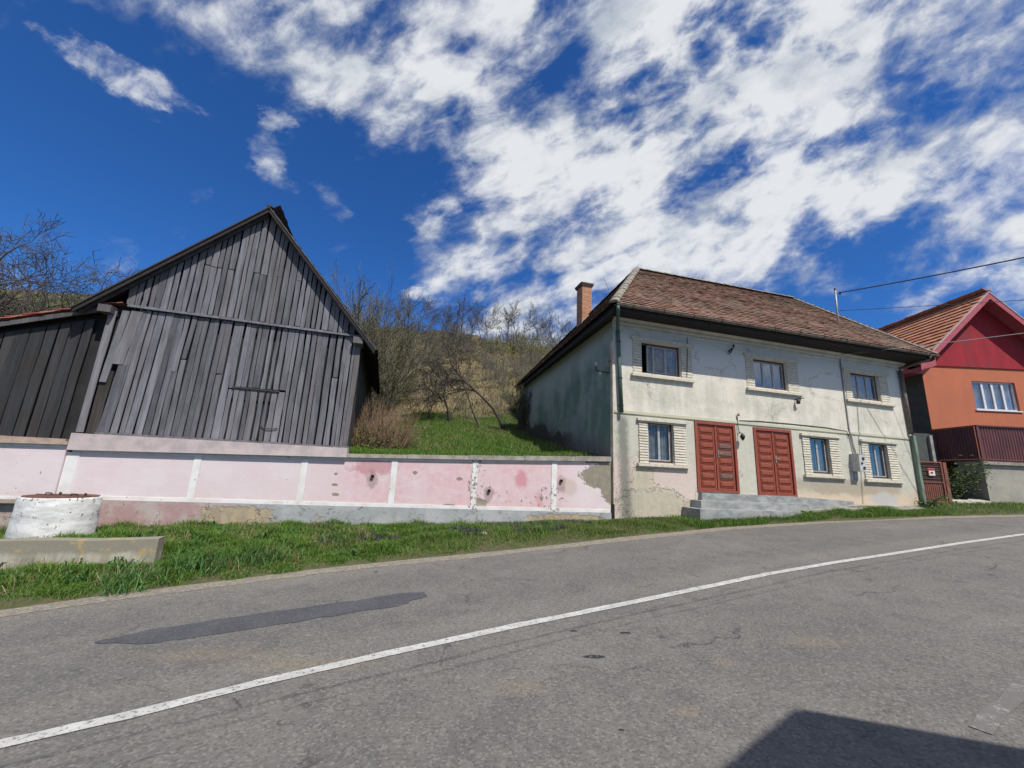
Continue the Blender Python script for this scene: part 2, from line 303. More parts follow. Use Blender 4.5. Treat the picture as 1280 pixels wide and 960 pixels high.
M['pink'] = new_mat('pink_render', pink_fn)

def pil_fn(n):
    o = n.obj(); x, y, z = n.xyz(o); wp = n.noise(o, 9, 6, 0.65); f2 = n.noise(o, 3, 5)
    c = n.mix(n.rng(f2, 0.4, 0.65), (0.74, 0.73, 0.72), (0.66, 0.62, 0.58))
    zone = n.m('MAXIMUM', n.blob(x, z, -3.7, 1.3, 0.3, 0.7, None), n.blob(x, z, -1.6, 1.0, 0.35, 0.35, None))
    c = n.mix(n.rng(n.m('ADD', wp, n.m('MULTIPLY', zone, 0.12)), 0.66, 0.68), c, (0.26, 0.235, 0.2))
    return c, n.bump(wp, 0.3, 0.01)
M['pilaster'] = new_mat('white_band', pil_fn)

def plinth_fn(n):
    o = n.obj(); x, y, z = n.xyz(o); wp = n.noise(o, 1.4, 6, 0.62); w2 = n.noise(o, 6, 6, 0.65)
    c = n.mix(n.rng(wp, 0.38, 0.62), (0.40, 0.405, 0.405), (0.31, 0.325, 0.33))
    lf = n.rng(n.m('ADD', x, n.m('MULTIPLY', w2, 1.2)), -7.6, -8.8)
    c = n.mix(lf, c, n.mix(n.rng(wp, 0.42, 0.58), (0.38, 0.245, 0.24), (0.42, 0.355, 0.33)))
    br = n.m('MAXIMUM', n.blob(x, z, -8.9, 0.42, 0.75, 0.22, w2, 0.06, 0.7), n.blob(x, z, -1.2, 0.50, 1.1, 0.13, w2, 0.1, 0.8))
    br = n.m('MAXIMUM', br, n.m('MULTIPLY', n.rng(w2, 0.60, 0.63), n.rng(z, 0.65, 0.45)))
    c = n.mix(br, c, n.mix(n.rng(w2, 0.4, 0.6), (0.42, 0.335, 0.22), (0.33, 0.27, 0.2)))
    cr = n.rng(n.vor(n.v('ADD', o, n.scl(n.noise(o, 4, 4, col=True), 0.6, 0.6, 0.6)), 1.6, 'DISTANCE_TO_EDGE'), 0.012, 0.003)
    c = n.mix(n.m('MULTIPLY', cr, n.rng(wp, 0.45, 0.55)), c, (0.10, 0.08, 0.07))
    return c, n.bump(n.m('SUBTRACT', w2, n.m('MULTIPLY', br, 0.9)), 0.5, 0.02)
M['plinth'] = new_mat('wall_plinth', plinth_fn)
M['coping'] = simple('coping_cement', (0.34, 0.31, 0.265), (0.20, 0.19, 0.16), 5, 0.5, 25)
M['coping_left'] = simple('coping_ochre', (0.38, 0.29, 0.23), (0.27, 0.21, 0.17), 5, 0.5, 25)
M['barn_ledge'] = simple('barn_ledge', (0.50, 0.42, 0.41), (0.38, 0.33, 0.33), 3, 0.4, 25)
M['concrete'] = simple('concrete', (0.36, 0.345, 0.31), (0.22, 0.215, 0.19), 3.5, 0.5, 30)
M['yard_wall'] = simple('yard_wall', (0.38, 0.35, 0.29), (0.30, 0.28, 0.235), 2.0, 0.5, 30)
M['step_dark'] = simple('step_cement', (0.34, 0.35, 0.34), (0.20, 0.21, 0.205), 3.0, 0.5, 30, 2.0)
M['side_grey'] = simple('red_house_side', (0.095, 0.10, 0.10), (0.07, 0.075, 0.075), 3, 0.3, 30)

def well_fn(n):
    o = n.obj(); x, y, z = n.xyz(o); w2 = n.noise(o, 7, 6, 0.65); w3 = n.noise(n.scl(o, 1, 1, 3), 3, 5, 0.6)
    c = n.mix(n.rng(w3, 0.38, 0.62), (0.70, 0.70, 0.69), (0.52, 0.52, 0.50))
    pit = n.rng(n.m('ADD', n.m('ADD', n.m('MULTIPLY', w2, .55), n.m('MULTIPLY', n.noise(o, 22, 4), .45)), n.m('MULTIPLY', n.rng(z, 0.66, 0.77), 0.05)), 0.60, 0.62)
    c = n.mix(pit, c, (0.20, 0.165, 0.13))
    c = n.mix(n.rng(n.m('ADD', z, n.m('MULTIPLY', w2, 0.25)), 0.25, 0.12), c, (0.33, 0.32, 0.24))
    return c, n.bump(n.m('SUBTRACT', w2, n.m('MULTIPLY', pit, 0.6)), 0.7, 0.02)
M['well'] = new_mat('whitewashed_concrete', well_fn)

def trough_fn(n):
    o = n.obj(); x, y, z = n.xyz(o); w2 = n.noise(o, 4, 6, 0.65); st = n.noise(n.scl(o, 5, 5, 0.8), 1, 5, 0.6)
    c = n.mix(n.rng(st, 0.38, 0.62), (0.42, 0.395, 0.33), (0.27, 0.255, 0.2))
    c = n.mix(n.rng(n.m('ADD', z, n.m('MULTIPLY', w2, 0.2)), 0.34, 0.42), c, (0.235, 0.22, 0.17))
    c = n.mix(n.m('MULTIPLY', n.rng(w2, 0.52, 0.64), 0.8), c, (0.42, 0.30, 0.13))
    return c, n.bump(w2, 0.6, 0.02)
M['trough'] = new_mat('stained_concrete', trough_fn)

def tile_fn(cols):
    def fn(n):
        r = n.irand(); o = n.obj(); big = n.noise(o, 0.8, 5, 0.6); f = n.noise(o, 9, 5, 0.7)
        c = n.ramp(r, [(0.0, cols[0]), (0.45, cols[1]), (0.8, cols[2]), (1.0, cols[3])])
        c = n.mix(n.m('MULTIPLY', n.rng(n.m('ADD', n.m('MULTIPLY', big, 0.6), n.m('MULTIPLY', f, 0.5)), 0.48, 0.68), 0.65), c, cols[4])
        c = n.mix(n.m('MULTIPLY', n.rng(f, 0.58, 0.7), 0.5), c, tuple(x * 0.4 for x in cols[0]))
        return c, n.bump(f, 0.5, 0.01)
    return fn
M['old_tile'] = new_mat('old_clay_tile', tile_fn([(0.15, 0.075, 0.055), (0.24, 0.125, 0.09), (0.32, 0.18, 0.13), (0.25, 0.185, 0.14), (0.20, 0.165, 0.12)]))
M['dark_tile'] = new_mat('dark_clay_tile', tile_fn([(0.085, 0.05, 0.04), (0.13, 0.07, 0.055), (0.17, 0.095, 0.07), (0.11, 0.08, 0.06), (0.09, 0.085, 0.06)]))  # darker version of the old tile tones
M['black_tile'] = new_mat('weathered_dark_tile', tile_fn([(0.035, 0.03, 0.03), (0.05, 0.04, 0.038), (0.065, 0.05, 0.045), (0.05, 0.042, 0.04), (0.05, 0.048, 0.045)]))
M['new_tile'] = new_mat('orange_clay_tile', tile_fn([(0.42, 0.15, 0.075), (0.50, 0.20, 0.10), (0.54, 0.25, 0.14), (0.34, 0.14, 0.09), (0.40, 0.20, 0.13)]))
M['red_tile'] = new_mat('red_clay_tile', tile_fn([(0.30, 0.08, 0.05), (0.36, 0.11, 0.07), (0.40, 0.15, 0.1), (0.24, 0.09, 0.07), (0.27, 0.13, 0.1)]))
M['brick'] = new_mat('chimney_brick', tile_fn([(0.42, 0.19, 0.10), (0.50, 0.25, 0.14), (0.54, 0.29, 0.17), (0.38, 0.17, 0.1), (0.45, 0.25, 0.16)]))
M['chim_mortar'] = simple('chimney_mortar', (0.34, 0.27, 0.2), (0.26, 0.2, 0.16), 20, 0.3)
M['chim_cap'] = simple('chimney_cap', (0.15, 0.10, 0.08), (0.08, 0.06, 0.05), 20, 0.3)

def door_fn(n):
    o = n.obj(); x, y, z = n.xyz(o); f = n.noise(n.scl(o, 14, 14, 3), 1.0, 5, 0.6); w2 = n.noise(o, 5, 5, 0.6)
    c = n.mix(n.rng(f, 0.35, 0.65), (0.30, 0.066, 0.034), (0.22, 0.055, 0.033))
    c = n.mix(n.m('MULTIPLY', n.rng(w2, 0.50, 0.66), 0.6), c, (0.20, 0.065, 0.045))
    c = n.mix(n.m('MULTIPLY', n.rng(n.noise(n.scl(o, 40, 40, 9), 1.0, 4, 0.7), 0.6, 0.68), n.rng(z, 1.9, 0.6, 0.15, 0.8)), c, (0.42, 0.24, 0.19))
    return c, n.bump(f, 0.3, 0.008)
M['door'] = new_mat('red_brown_paint', door_fn, rough=0.55, spec=0.4)
M['door_worn'] = simple('worn_paint', (0.21, 0.10, 0.075), (0.12, 0.075, 0.065), 16, 0.4, rough=0.7)

def orange_fn(n):
    o = n.obj(); f = n.noise(n.scl(o, 1, 1, 0.5), 1.2, 6, 0.6); g = n.noise(o, 40, 4, 0.7)
    x, y, z = n.xyz(o); st = n.noise(n.scl(o, 7, 7, 0.5), 1.0, 6, 0.65)
    c = n.mix(n.rng(f, 0.35, 0.7), (0.50, 0.155, 0.078), (0.43, 0.14, 0.075))
    c = n.mix(n.m('MULTIPLY', n.rng(st, 0.50, 0.70), 0.35), c, (0.33, 0.145, 0.10))
    c = n.mix(n.m('MULTIPLY', n.rng(n.m('ADD', z, n.m('MULTIPLY', f, 0.8)), 3.7, 3.2), 0.4), c, (0.30, 0.15, 0.11))
    return c, n.bump(n.m('ADD', g, n.noise(o, 8, 5, 0.6)), 0.4, 0.015)
M['orange'] = new_mat('orange_render', orange_fn)
def crim_fn(n):
    o = n.obj(); f = n.noise(n.scl(o, 4, 4, 0.7), 1.0, 6, 0.65); b = n.noise(o, 1.2, 5)
    c = n.mix(n.rng(f, 0.35, 0.65), (0.33, 0.022, 0.032), (0.25, 0.02, 0.03))
    c = n.mix(n.m('MULTIPLY', n.rng(b, 0.5, 0.68), 0.7), c, (0.19, 0.035, 0.045))
    return c, n.bump(f, 0.2, 0.01)
M['crimson'] = new_mat('crimson_gable', crim_fn)
M['barge'] = simple('barge_paint', (0.42, 0.10, 0.12), (0.34, 0.085, 0.10), 6, 0.2, rough=0.6)
M['barge_edge'] = simple('barge_edge', (0.52, 0.40, 0.40), (0.42, 0.33, 0.33), 8, 0.2)
M['maroon'] = simple('maroon_sheet', (0.16, 0.06, 0.06), (0.11, 0.047, 0.05), 2.0, 0.15, 20, 0.4, rough=0.5)

def asphalt_fn(patch):
    def fn(n):
        p = n.pos(); x, y, z = n.xyz(p)
        flat = n.comb(x, y, 0)
        big = n.noise(flat, 0.35, 5, 0.6); mid = n.noise(flat, 2.4, 6, 0.6, 0.4); fine = n.noise(flat, 60, 4, 0.75)
        st = n.vor(flat, 58, out='Color'); sd_ = n.vor(flat, 58)
        sv_ = n.xyz(st)[0]
        if patch: c = n.mix(n.rng(mid, 0.3, 0.7), (0.082, 0.083, 0.094), (0.062, 0.063, 0.072))
        else:
            c = n.mix(n.rng(big, 0.32, 0.68), (0.142, 0.135, 0.124), (0.176, 0.165, 0.150))
            c = n.mix(n.m('MULTIPLY', n.rng(mid, 0.40, 0.68), 0.5), c, (0.105, 0.102, 0.10))
            # polished wheel tracks run with the lane (roughly 30 degrees to x)
            fx = n.m('ADD', n.m('MULTIPLY_ADD', x, 0.545, 4.65), n.m('MULTIPLY', n.m('MULTIPLY', x, x), -0.0088))
            t = n.m('MULTIPLY', n.m('SUBTRACT', y, fx), 0.88)
            tw = n.m('ADD', t, n.m('MULTIPLY', n.m('SUBTRACT', n.noise(flat, 0.5, 3), 0.5), 0.16))
            for c0, wd, k_, cc in ((-0.36, 0.025, 0.55, (0.05, 0.048, 0.048)), (-0.53, 0.02, 0.4, (0.05, 0.048, 0.048)), (-1.6, 0.35, 0.25, (0.10, 0.096, 0.094)), (0.95, 0.4, 0.28, (0.095, 0.092, 0.09)), (2.35, 0.4, 0.22, (0.095, 0.092, 0.09)), (0.35, 0.2, 0.2, (0.25, 0.22, 0.18)), (3.3, 0.35, 0.35, (0.24, 0.21, 0.17))):
                c = n.mix(n.m('MULTIPLY', n.m('MULTIPLY', n.rng(n.m('ABSOLUTE', n.m('SUBTRACT', tw, c0)), wd * 1.6, wd * 0.2), n.rng(mid, 0.3, 0.6, 0.4, 1.0)), k_), c, cc)
            # long sealed crack wandering along the near lane
            ck = n.m('ABSOLUTE', n.m('SUBTRACT', n.m('ADD', t, n.m('MULTIPLY', n.m('SUBTRACT', n.noise(flat, 1.1, 4), 0.5), 0.9)), -1.15))
            c = n.mix(n.m('MULTIPLY', n.m('MULTIPLY', n.rng(ck, 0.022, 0.008), n.rng(n.noise(flat, 0.7, 2), 0.5, 0.56)), 0.6), c, (0.045, 0.042, 0.04))
            # tan dirt stains, dark oil spots
            for cx, cy, rx, ry in ((1.3, 3.19, 0.10, 0.07), (3.0, 4.3, 0.3, 0.1), (1.9, 3.9, 0.1, 0.06), (2.7, 3.2, 0.05, 0.03), (-1.6, 3.9, 0.5, 0.1), (-2.6, 4.1, 0.6, 0.1), (0.2, 3.5, 0.2, 0.1)):
                c = n.mix(n.m('MULTIPLY', n.blob(x, y, cx, cy, rx, ry, n.m('ADD', n.m('MULTIPLY', mid, .4), n.m('MULTIPLY', n.noise(flat, 14, 5, .7), .6)), 0.7, 1.3), 0.32), c, (0.26, 0.195, 0.125))
            for cx, cy, rx, ry in ((0.83, 4.02, 0.10, 0.035), (1.25, 4.53, 0.055, 0.03), (0.74, 4.59, 0.04, 0.02), (0.79, 2.99, 0.02, 0.012), (-2.0, 6.9, 0.04, 0.03)):
                c = n.mix(n.m('MULTIPLY', n.blob(x, y, cx, cy, rx, ry, fine, 0.15, 0.5), 0.92), c, (0.012, 0.012, 0.014))
            # hair cracks
            cv = n.v('ADD', flat, n.scl(n.noise(flat, 1.5, 5, 0.6, col=True), 0.7, 0.7, 0))
            cr = n.m('MULTIPLY', n.rng(n.vor(cv, 0.42, 'DISTANCE_TO_EDGE'), 0.007, 0.002), n.rng(mid, 0.45, 0.6))
            c = n.mix(n.m('MULTIPLY', cr, 0.6), c, (0.05, 0.045, 0.04))
        # crushed stone showing in the binder
        k = 0.45 if patch else 1.0
        c = n.mix(n.m('MULTIPLY', n.rng(sv_, 0.72, 0.95), 0.26 * k), c, (0.34, 0.325, 0.30))
        c = n.mix(n.m('MULTIPLY', n.rng(sv_, 0.32, 0.10), 0.38 * k), c, (0.05, 0.048, 0.048))
        c = n.mix(n.m('MULTIPLY', n.rng(n.noise(flat, 24, 4, 0.7), 0.5, 0.74), 0.24 * k), c, (0.07, 0.068, 0.066))
        h = n.m('ADD', n.m('MULTIPLY', sd_, -0.8), fine)
        return c, n.bump(h, 0.45, 0.008)
    return fn
M['asphalt'] = new_mat('asphalt', asphalt_fn(False), rough=0.9)
M['asphalt_patch'] = new_mat('asphalt_patch', asphalt_fn(True), rough=0.85)
def paint_fn(n):
    p = n.pos(); x, y, z = n.xyz(p); flat = n.comb(x, y, 0); f = n.noise(flat, 22, 6, 0.75); g = n.noise(flat, 5, 4)
    c = n.mix(n.rng(g, 0.35, 0.65), (0.52, 0.515, 0.49), (0.42, 0.415, 0.395))
    c = n.mix(n.rng(n.m('ADD', n.m('MULTIPLY', f, 0.75), n.m('MULTIPLY', n.noise(flat, 90, 3), 0.35)), 0.585, 0.64), c, (0.13, 0.125, 0.12))
    return c, n.bump(f, 0.4, 0.01)
M['road_paint'] = new_mat('road_paint', paint_fn)
def paint2_fn(n):
    c, b = paint_fn(n)
    p = n.pos(); x, y, z = n.xyz(p); f = n.m('ADD', n.m('MULTIPLY', n.noise(n.comb(x, y, 0), 45, 6, 0.8), .6), n.m('MULTIPLY', n.noise(n.comb(x, y, 0), 7, 3), .4))
    return n.mix(n.rng(f, 0.50, 0.66), (0.15, 0.14, 0.132), c), b
M['worn_paint'] = new_mat('worn_road_paint', paint2_fn)
def shoulder_fn(n):
    p = n.pos(); x, y, z = n.xyz(p); flat = n.comb(x, y, 0); f = n.noise(flat, 6, 6, 0.7); s = n.xyz(n.vor(flat, 45, out='Color'))[0]
    c = n.mix(n.rng(f, 0.35, 0.65), (0.25, 0.215, 0.165), (0.175, 0.16, 0.14))
    c = n.mix(n.m('MULTIPLY', n.rng(s, 0.7, 0.9), 0.5), c, (0.42, 0.38, 0.32))
    return c, n.bump(n.m('ADD', f, s), 0.6, 0.012)
M['shoulder'] = new_mat('dusty_shoulder', shoulder_fn)
def soil_fn(n):
    p = n.pos(); x, y, z = n.xyz(p); f = n.noise(p, 3, 6, 0.7); g = n.noise(p, 14, 5, 0.7); b = n.noise(p, 0.12, 4, 0.6)
    c = n.mix(n.rng(g, 0.38, 0.62), (0.06, 0.085, 0.025), (0.115, 0.092, 0.055))
    hill = n.rng(n.m('ADD', y, n.m('MULTIPLY', b, 16)), 28, 34)
    straw = n.mix(n.rng(f, 0.4, 0.62), (0.20, 0.15, 0.08), (0.12, 0.105, 0.05))
    hill = n.m('MULTIPLY', hill, n.rng(x, -18, -14))
    c = n.mix(hill, c, straw)
    c = n.mix(n.m('MULTIPLY', n.rng(n.noise(p, 0.35, 4), 0.5, 0.62), n.m('MULTIPLY', hill, 0.7)), c, (0.085, 0.115, 0.03))
    return c, n.bump(n.m('ADD', f, g), 0.8, 0.06)
M['soil'] = new_mat('grassy_soil', soil_fn)

def leaf_mat(name, cols, trans=0.25):
    def fn(n):
        r = n.irand(); p = n.pos(); b = n.noise(p, 1.1, 3)
        c = n.ramp(n.m('ADD', n.m('MULTIPLY', r, 0.6), n.m('MULTIPLY', b, 0.4)), [(0.15, cols[0]), (0.5, cols[1]), (0.85, cols[2])])
        n.b.inputs['Base Color'].default_value = (0, 0, 0, 1); n.put(n.b.inputs['Base Color'], c)
        t = n.new('ShaderNodeBsdfTranslucent'); n.put(t.inputs[0], c)
        mx = n.new('ShaderNodeMixShader'); mx.inputs[0].default_value = trans
        n.l.new(n.b.outputs[0], mx.inputs[1]); n.l.new(t.outputs[0], mx.inputs[2]); n.l.new(mx.outputs[0], n.o.inputs[0])
        return None
    return new_mat(name, fn, rough=0.6, spec=0.25)
M['grass'] = leaf_mat('grass_blade', [(0.045, 0.11, 0.014), (0.105, 0.21, 0.028), (0.21, 0.29, 0.07)])
M['grass_dull'] = leaf_mat('grass_dull', [(0.06, 0.11, 0.022), (0.12, 0.195, 0.04), (0.23, 0.225, 0.085)])
M['lush'] = leaf_mat('lush_blade', [(0.03, 0.09, 0.02), (0.06, 0.16, 0.035), (0.15, 0.26, 0.09)])
M['straw'] = leaf_mat('straw_blade', [(0.20, 0.15, 0.08), (0.30, 0.23, 0.13), (0.38, 0.30, 0.18)])
M['scrub_grass'] = leaf_mat('scrub_grass', [(0.11, 0.10, 0.04), (0.20, 0.155, 0.08), (0.28, 0.215, 0.12)])
M['violet'] = leaf_mat('violet_flower', [(0.05, 0.045, 0.075), (0.085, 0.075, 0.12), (0.06, 0.075, 0.06)])
M['yellow'] = leaf_mat('yellow_flower', [(0.6, 0.45, 0.02), (0.7, 0.55, 0.03), (0.75, 0.6, 0.05)])
M['leaf'] = leaf_mat('fresh_leaf', [(0.05, 0.11, 0.02), (0.10, 0.18, 0.03), (0.16, 0.24, 0.06)])
M['bud'] = leaf_mat('green_bud', [(0.11, 0.115, 0.04), (0.16, 0.165, 0.06), (0.20, 0.19, 0.09)])
M['evergreen'] = leaf_mat('evergreen_leaf', [(0.02, 0.05, 0.012), (0.05, 0.085, 0.02), (0.09, 0.13, 0.035)])
M['bark'] = simple('dark_bark', (0.055, 0.045, 0.04), (0.09, 0.08, 0.07), 12, 0.5)
M['twig_brown'] = simple('brown_twig', (0.25, 0.165, 0.105), (0.17, 0.11, 0.07), 3, 0.2)
M['twig_grey'] = simple('grey_twig', (0.14, 0.12, 0.095), (0.095, 0.085, 0.065), 3, 0.2)
M['twig_dark'] = simple('dark_twig', (0.055, 0.045, 0.045), (0.085, 0.07, 0.062), 3, 0.2)
M['twig_far'] = simple('far_twig', (0.10, 0.085, 0.08), (0.07, 0.06, 0.058), 3, 0.2)
M['stone'] = simple('pale_stone', (0.46, 0.43, 0.38), (0.32, 0.3, 0.27), 9, 0.4)
M['van_paint'] = simple('van_paint', (0.30, 0.31, 0.33), (0.28, 0.29, 0.31), 1, 0.0, rough=0.3)
M['tyre'] = simple('tyre_rubber', (0.02, 0.02, 0.02), (0.03, 0.03, 0.03), 10, 0.2)

# ------------------------------------------------------------ mesh helpers
class MB:
    def __init__(s): s.V = []; s.Fc = []
    def quad(s, a, b, c, d): k = len(s.V); s.V += [a, b, c, d]; s.Fc.append((k, k + 1, k + 2, k + 3)); return s
    def poly(s, pts): k = len(s.V); s.V += list(pts); s.Fc.append(tuple(range(k, k + len(pts)))); return s
    def hexa(s, p):      # 8 points: bottom 4 ccw, top 4
        k = len(s.V); s.V += [tuple(q) for q in p]
        for f in ((0, 3, 2, 1), (4, 5, 6, 7), (0, 1, 5, 4), (1, 2, 6, 5), (2, 3, 7, 6), (3, 0, 4, 7)): s.Fc.append(tuple(k + i for i in f))
        return s
    def box(s, x0, x1, y0, y1, z0, z1):
        return s.hexa([(x0, y0, z0), (x1, y0, z0), (x1, y1, z0), (x0, y1, z0), (x0, y0, z1), (x1, y0, z1), (x1, y1, z1), (x0, y1, z1)])
    def prism(s, pts, y0, y1):   # outline in x,z extruded along y
        k = len(s.V); n = len(pts)
        s.V += [(x, y0, z) for x, z in pts] + [(x, y1, z) for x, z in pts]
        s.Fc.append(tuple(range(k, k + n))); s.Fc.append(tuple(range(k + 2 * n - 1, k + n - 1, -1)))
        for i in range(n): j = (i + 1) % n; s.Fc.append((k + i, k + n + i, k + n + j, k + j))
        return s
    def tube(s, pts, rad, sides=6, cap=True):
        pts = [Vector(p) for p in pts]; n = len(pts)
        if not hasattr(rad, '__len__'): rad = [rad] * n
        k = len(s.V)
        for i, p in enumerate(pts):
            t = (pts[min(i + 1, n - 1)] - pts[max(i - 1, 0)])
            t = t.normalized() if t.length > 1e-9 else Vector((0, 0, 1))
            ref = Vector((0, 0, 1)) if abs(t.z) < 0.9 else Vector((1, 0, 0))
            a = t.cross(ref).normalized(); b = t.cross(a)
            for j in range(sides):
                an = 2 * math.pi * j / sides
                s.V.append(tuple(p + (a * math.cos(an) + b * math.sin(an)) * rad[i]))
        for i in range(n - 1):
            for j in range(sides):
                j2 = (j + 1) % sides
                s.Fc.append((k + i * sides + j, k + i * sides + j2, k + (i + 1) * sides + j2, k + (i + 1) * sides + j))
        if cap:
            s.Fc.append(tuple(k + j for j in range(sides))[::-1]); s.Fc.append(tuple(k + (n - 1) * sides + j for j in range(sides)))
        return s
    def mesh(s, name, mat, smooth=False, off=None):
        me = bpy.data.meshes.new(name)
        V = s.V if off is None else [(x - off[0], y - off[1], z - off[2]) for x, y, z in s.V]
        me.from_pydata(V, [], s.Fc); me.materials.append(mat)
        if smooth: me.polygons.foreach_set('use_smooth', [True] * len(me.polygons))
        me.update(); return me
    def build(s, name, mat, parent=None, smooth=False, off=None):
        if off is None and parent is not None: off = ROFF.get(parent.name)
        o = bpy.data.objects.new(name, s.mesh(name, mat, smooth, off)); COL.objects.link(o)
        if parent is not None:
            o.parent = parent
            if off is not None: ROFF[o.name] = off
        return o
ROFF = {}
def tag(o, label=None, cat=None, group=None, kind=None):
    if label: o['label'] = label
    if cat: o['category'] = cat
    if group: o['group'] = group
    if kind: o['kind'] = kind
    return o
def empty(name, loc, rz=0.0, label=None, cat=None, group=None, bz=None):
    """bz: children are modelled with absolute heights, so this much is taken off them"""
    e = bpy.data.objects.new(name, None); COL.objects.link(e); e.location = loc; e.rotation_euler = (0, 0, rz); e.empty_display_size = 0.3
    tag(e, label, cat, group)
    ROFF[e.name] = (0, 0, loc[2] if bz is None else bz)
    return e
def np_mesh(name, V, tris=None, quads=None, mat=None, parent=None, kind=None):
    me = bpy.data.meshes.new(name); V = np.asarray(V, np.float32)
    loops = []; starts = []; tot = []
    nt = 0 if tris is None else len(tris); nq = 0 if quads is None else len(quads)
    lo = np.concatenate([np.asarray(a, np.int32).ravel() for a in (tris, quads) if a is not None and len(a)])
    st = np.concatenate([np.arange(nt) * 3, nt * 3 + np.arange(nq) * 4]).astype(np.int32)
    me.vertices.add(len(V)); me.vertices.foreach_set('co', V.ravel())
    me.loops.add(len(lo)); me.loops.foreach_set('vertex_index', lo)
    me.polygons.add(nt + nq); me.polygons.foreach_set('loop_start', st)
    me.update(calc_edges=True); me.validate()
    if mat: me.materials.append(mat)
    o = bpy.data.objects.new(name, me); COL.objects.link(o)
    if parent is not None: o.parent = parent
    if kind: o['kind'] = kind
    return o
RN = random.Random(7); NR = np.random.default_rng(11)
def rot2(x, y, a): return (x * math.cos(a) - y * math.sin(a), x * math.sin(a) + y * math.cos(a))

# ------------------------------------------------------------ the ground
def zr(x, y):
    x = np.clip(np.asarray(x, float), -60, 60)
    y = np.clip(np.asarray(y, float), -40, 20) - 4
    return .045 * x + .03 * .5 * (y + np.sqrt(y * y + 1.5))
EDGE = np.array([(-80, -44), (-40, -17), (-14, 0.2), (-9, 3.4), (-5.80, 5.23), (-5.25, 5.66), (-4.64, 6.05), (-3.85, 6.5), (-2.94, 7.06), (-1.5, 7.72), (0.15, 8.44), (2.42, 9.55), (5.52, 11.0), (9.38, 12.22), (12.8, 12.9), (16.38, 13.35), (24, 14.1), (40, 15.2), (120, 20)])
LINE = [(-14, -3.8), (-8, -0.2), (-4.6, 1.85), (-2.97, 2.89), (-2.47, 3.18), (-1.87, 3.59), (-1.03, 4.08), (0.11, 4.70), (1.7, 5.49), (4.04, 6.68), (5.6, 7.37), (7.31, 8.06), (9.6, 9.0), (12.16, 9.99), (20, 12.1), (40, 14)]
BASE = np.array([(-80, -8, -2), (-40, 1.8, -1.2), (-20, 6.33, -0.25), (-10.39, 8.55, 0.05), (-6.58, 9.39, .22), (-0.62, 10.7, .34), (2.8, 11.45, .50), (4.8, 12.0, .62), (10.5, 13.65, .83), (14.5, 14.78, 1.08), (15.4, 15.35, 1.2), (18.2, 15.75, 1.3), (24, 15.8, 1.5), (40, 16.6, 2.0), (120, 21, 3)])
def ye(x): return np.interp(x, EDGE[:, 0], EDGE[:, 1])
def yb(x): return np.interp(x, BASE[:, 0], BASE[:, 1])
def zb(x): return np.interp(x, BASE[:, 0], BASE[:, 2])
def ztop(x): return np.interp(x, [-80, -40, -12, 2.7, 14.4, 15.0, 40], [0.5, 1.2, 1.62, 1.96, 1.96, 1.25, 1.6])
def wob(x, y): return 0.5 * np.sin(x * .31 + 1.3) * np.cos(y * .23) + 0.3 * np.sin(x * .83 + y * .57) + 0.2 * np.sin(x * 1.7 - y * 1.3)
def hill(x, y):
    d = np.maximum((y - yb(x)) * .977, 0)
    far = np.clip((x - 14) / 8, 0, 1)
    s = np.clip((d - 9) / 8, 0, 1)
    prof = .205 * np.minimum(d, 9) + .26 * 8 * (s ** 2) / 2 * 1.0 + np.where(d > 9, .205 * (np.minimum(d, 17) - 9), 0) + np.where(d > 17, .445 * (np.minimum(d, 50) - 17), 0)
    over = np.clip(d - 50, 0, 24)
    prof = prof + .455 * (over - over ** 2 / 48)
    prof = prof * (1 - .45 * far)
    tilt = 1.0 + 0.03 * np.clip((-x - 4) / 10, 0, 1)
    return ztop(x) + prof * tilt + wob(x, y) * np.clip(d / 25, 0, 1) * 0.9
def _bump(x): return 0.10 * np.clip((x - 7.2) / 2.5, 0, 1) * np.clip((13.5 - x) / 2, 0, 1)
def height(x, y):
    x = np.asarray(x, float); y = np.asarray(y, float)
    e, b = ye(x), yb(x)
    t = np.clip((y - e) / (b - e), 0, 1)
    tq = t ** np.where(x < 2, .55, .9)
    v = zr(x, e) * (1 - tq) + zb(x) * tq + _bump(x) * np.sin(t * np.pi / 2 + .3) + 0.05 * np.sin(t * np.pi) * (1 + wob(x * 3, y * 3)) - .02
    return np.where(y > b + .2, hill(x, y), np.where(y < e, zr(x, y) - .03 - .15 * np.clip((e - y - .3) / 2, 0, 1) * np.clip((9.3 - (e - y)) / .4, 0, 1), v))
def grid_obj(name, X, Y, Zf, mat, kind='structure'):
    nx, ny = X.shape
    V = np.stack([X, Y, Zf], -1).reshape(-1, 3)
    i = np.arange(nx * ny).reshape(nx, ny)
    q = np.stack([i[:-1, :-1], i[1:, :-1], i[1:, 1:], i[:-1, 1:]], -1).reshape(-1, 4)
    o = np_mesh(name, V, quads=q, mat=mat); o.data.polygons.foreach_set('use_smooth', [True] * len(o.data.polygons)); tag(o, kind=kind); return o
xs = np.concatenate([np.linspace(-400, -62, 10), np.linspace(-60, -16, 23), np.linspace(-15.5, 26, 167), np.linspace(28, 60, 17), np.linspace(80, 400, 9)])
ts = np.concatenate([np.linspace(0, .1, 3), np.linspace(.2, 1, 14)])
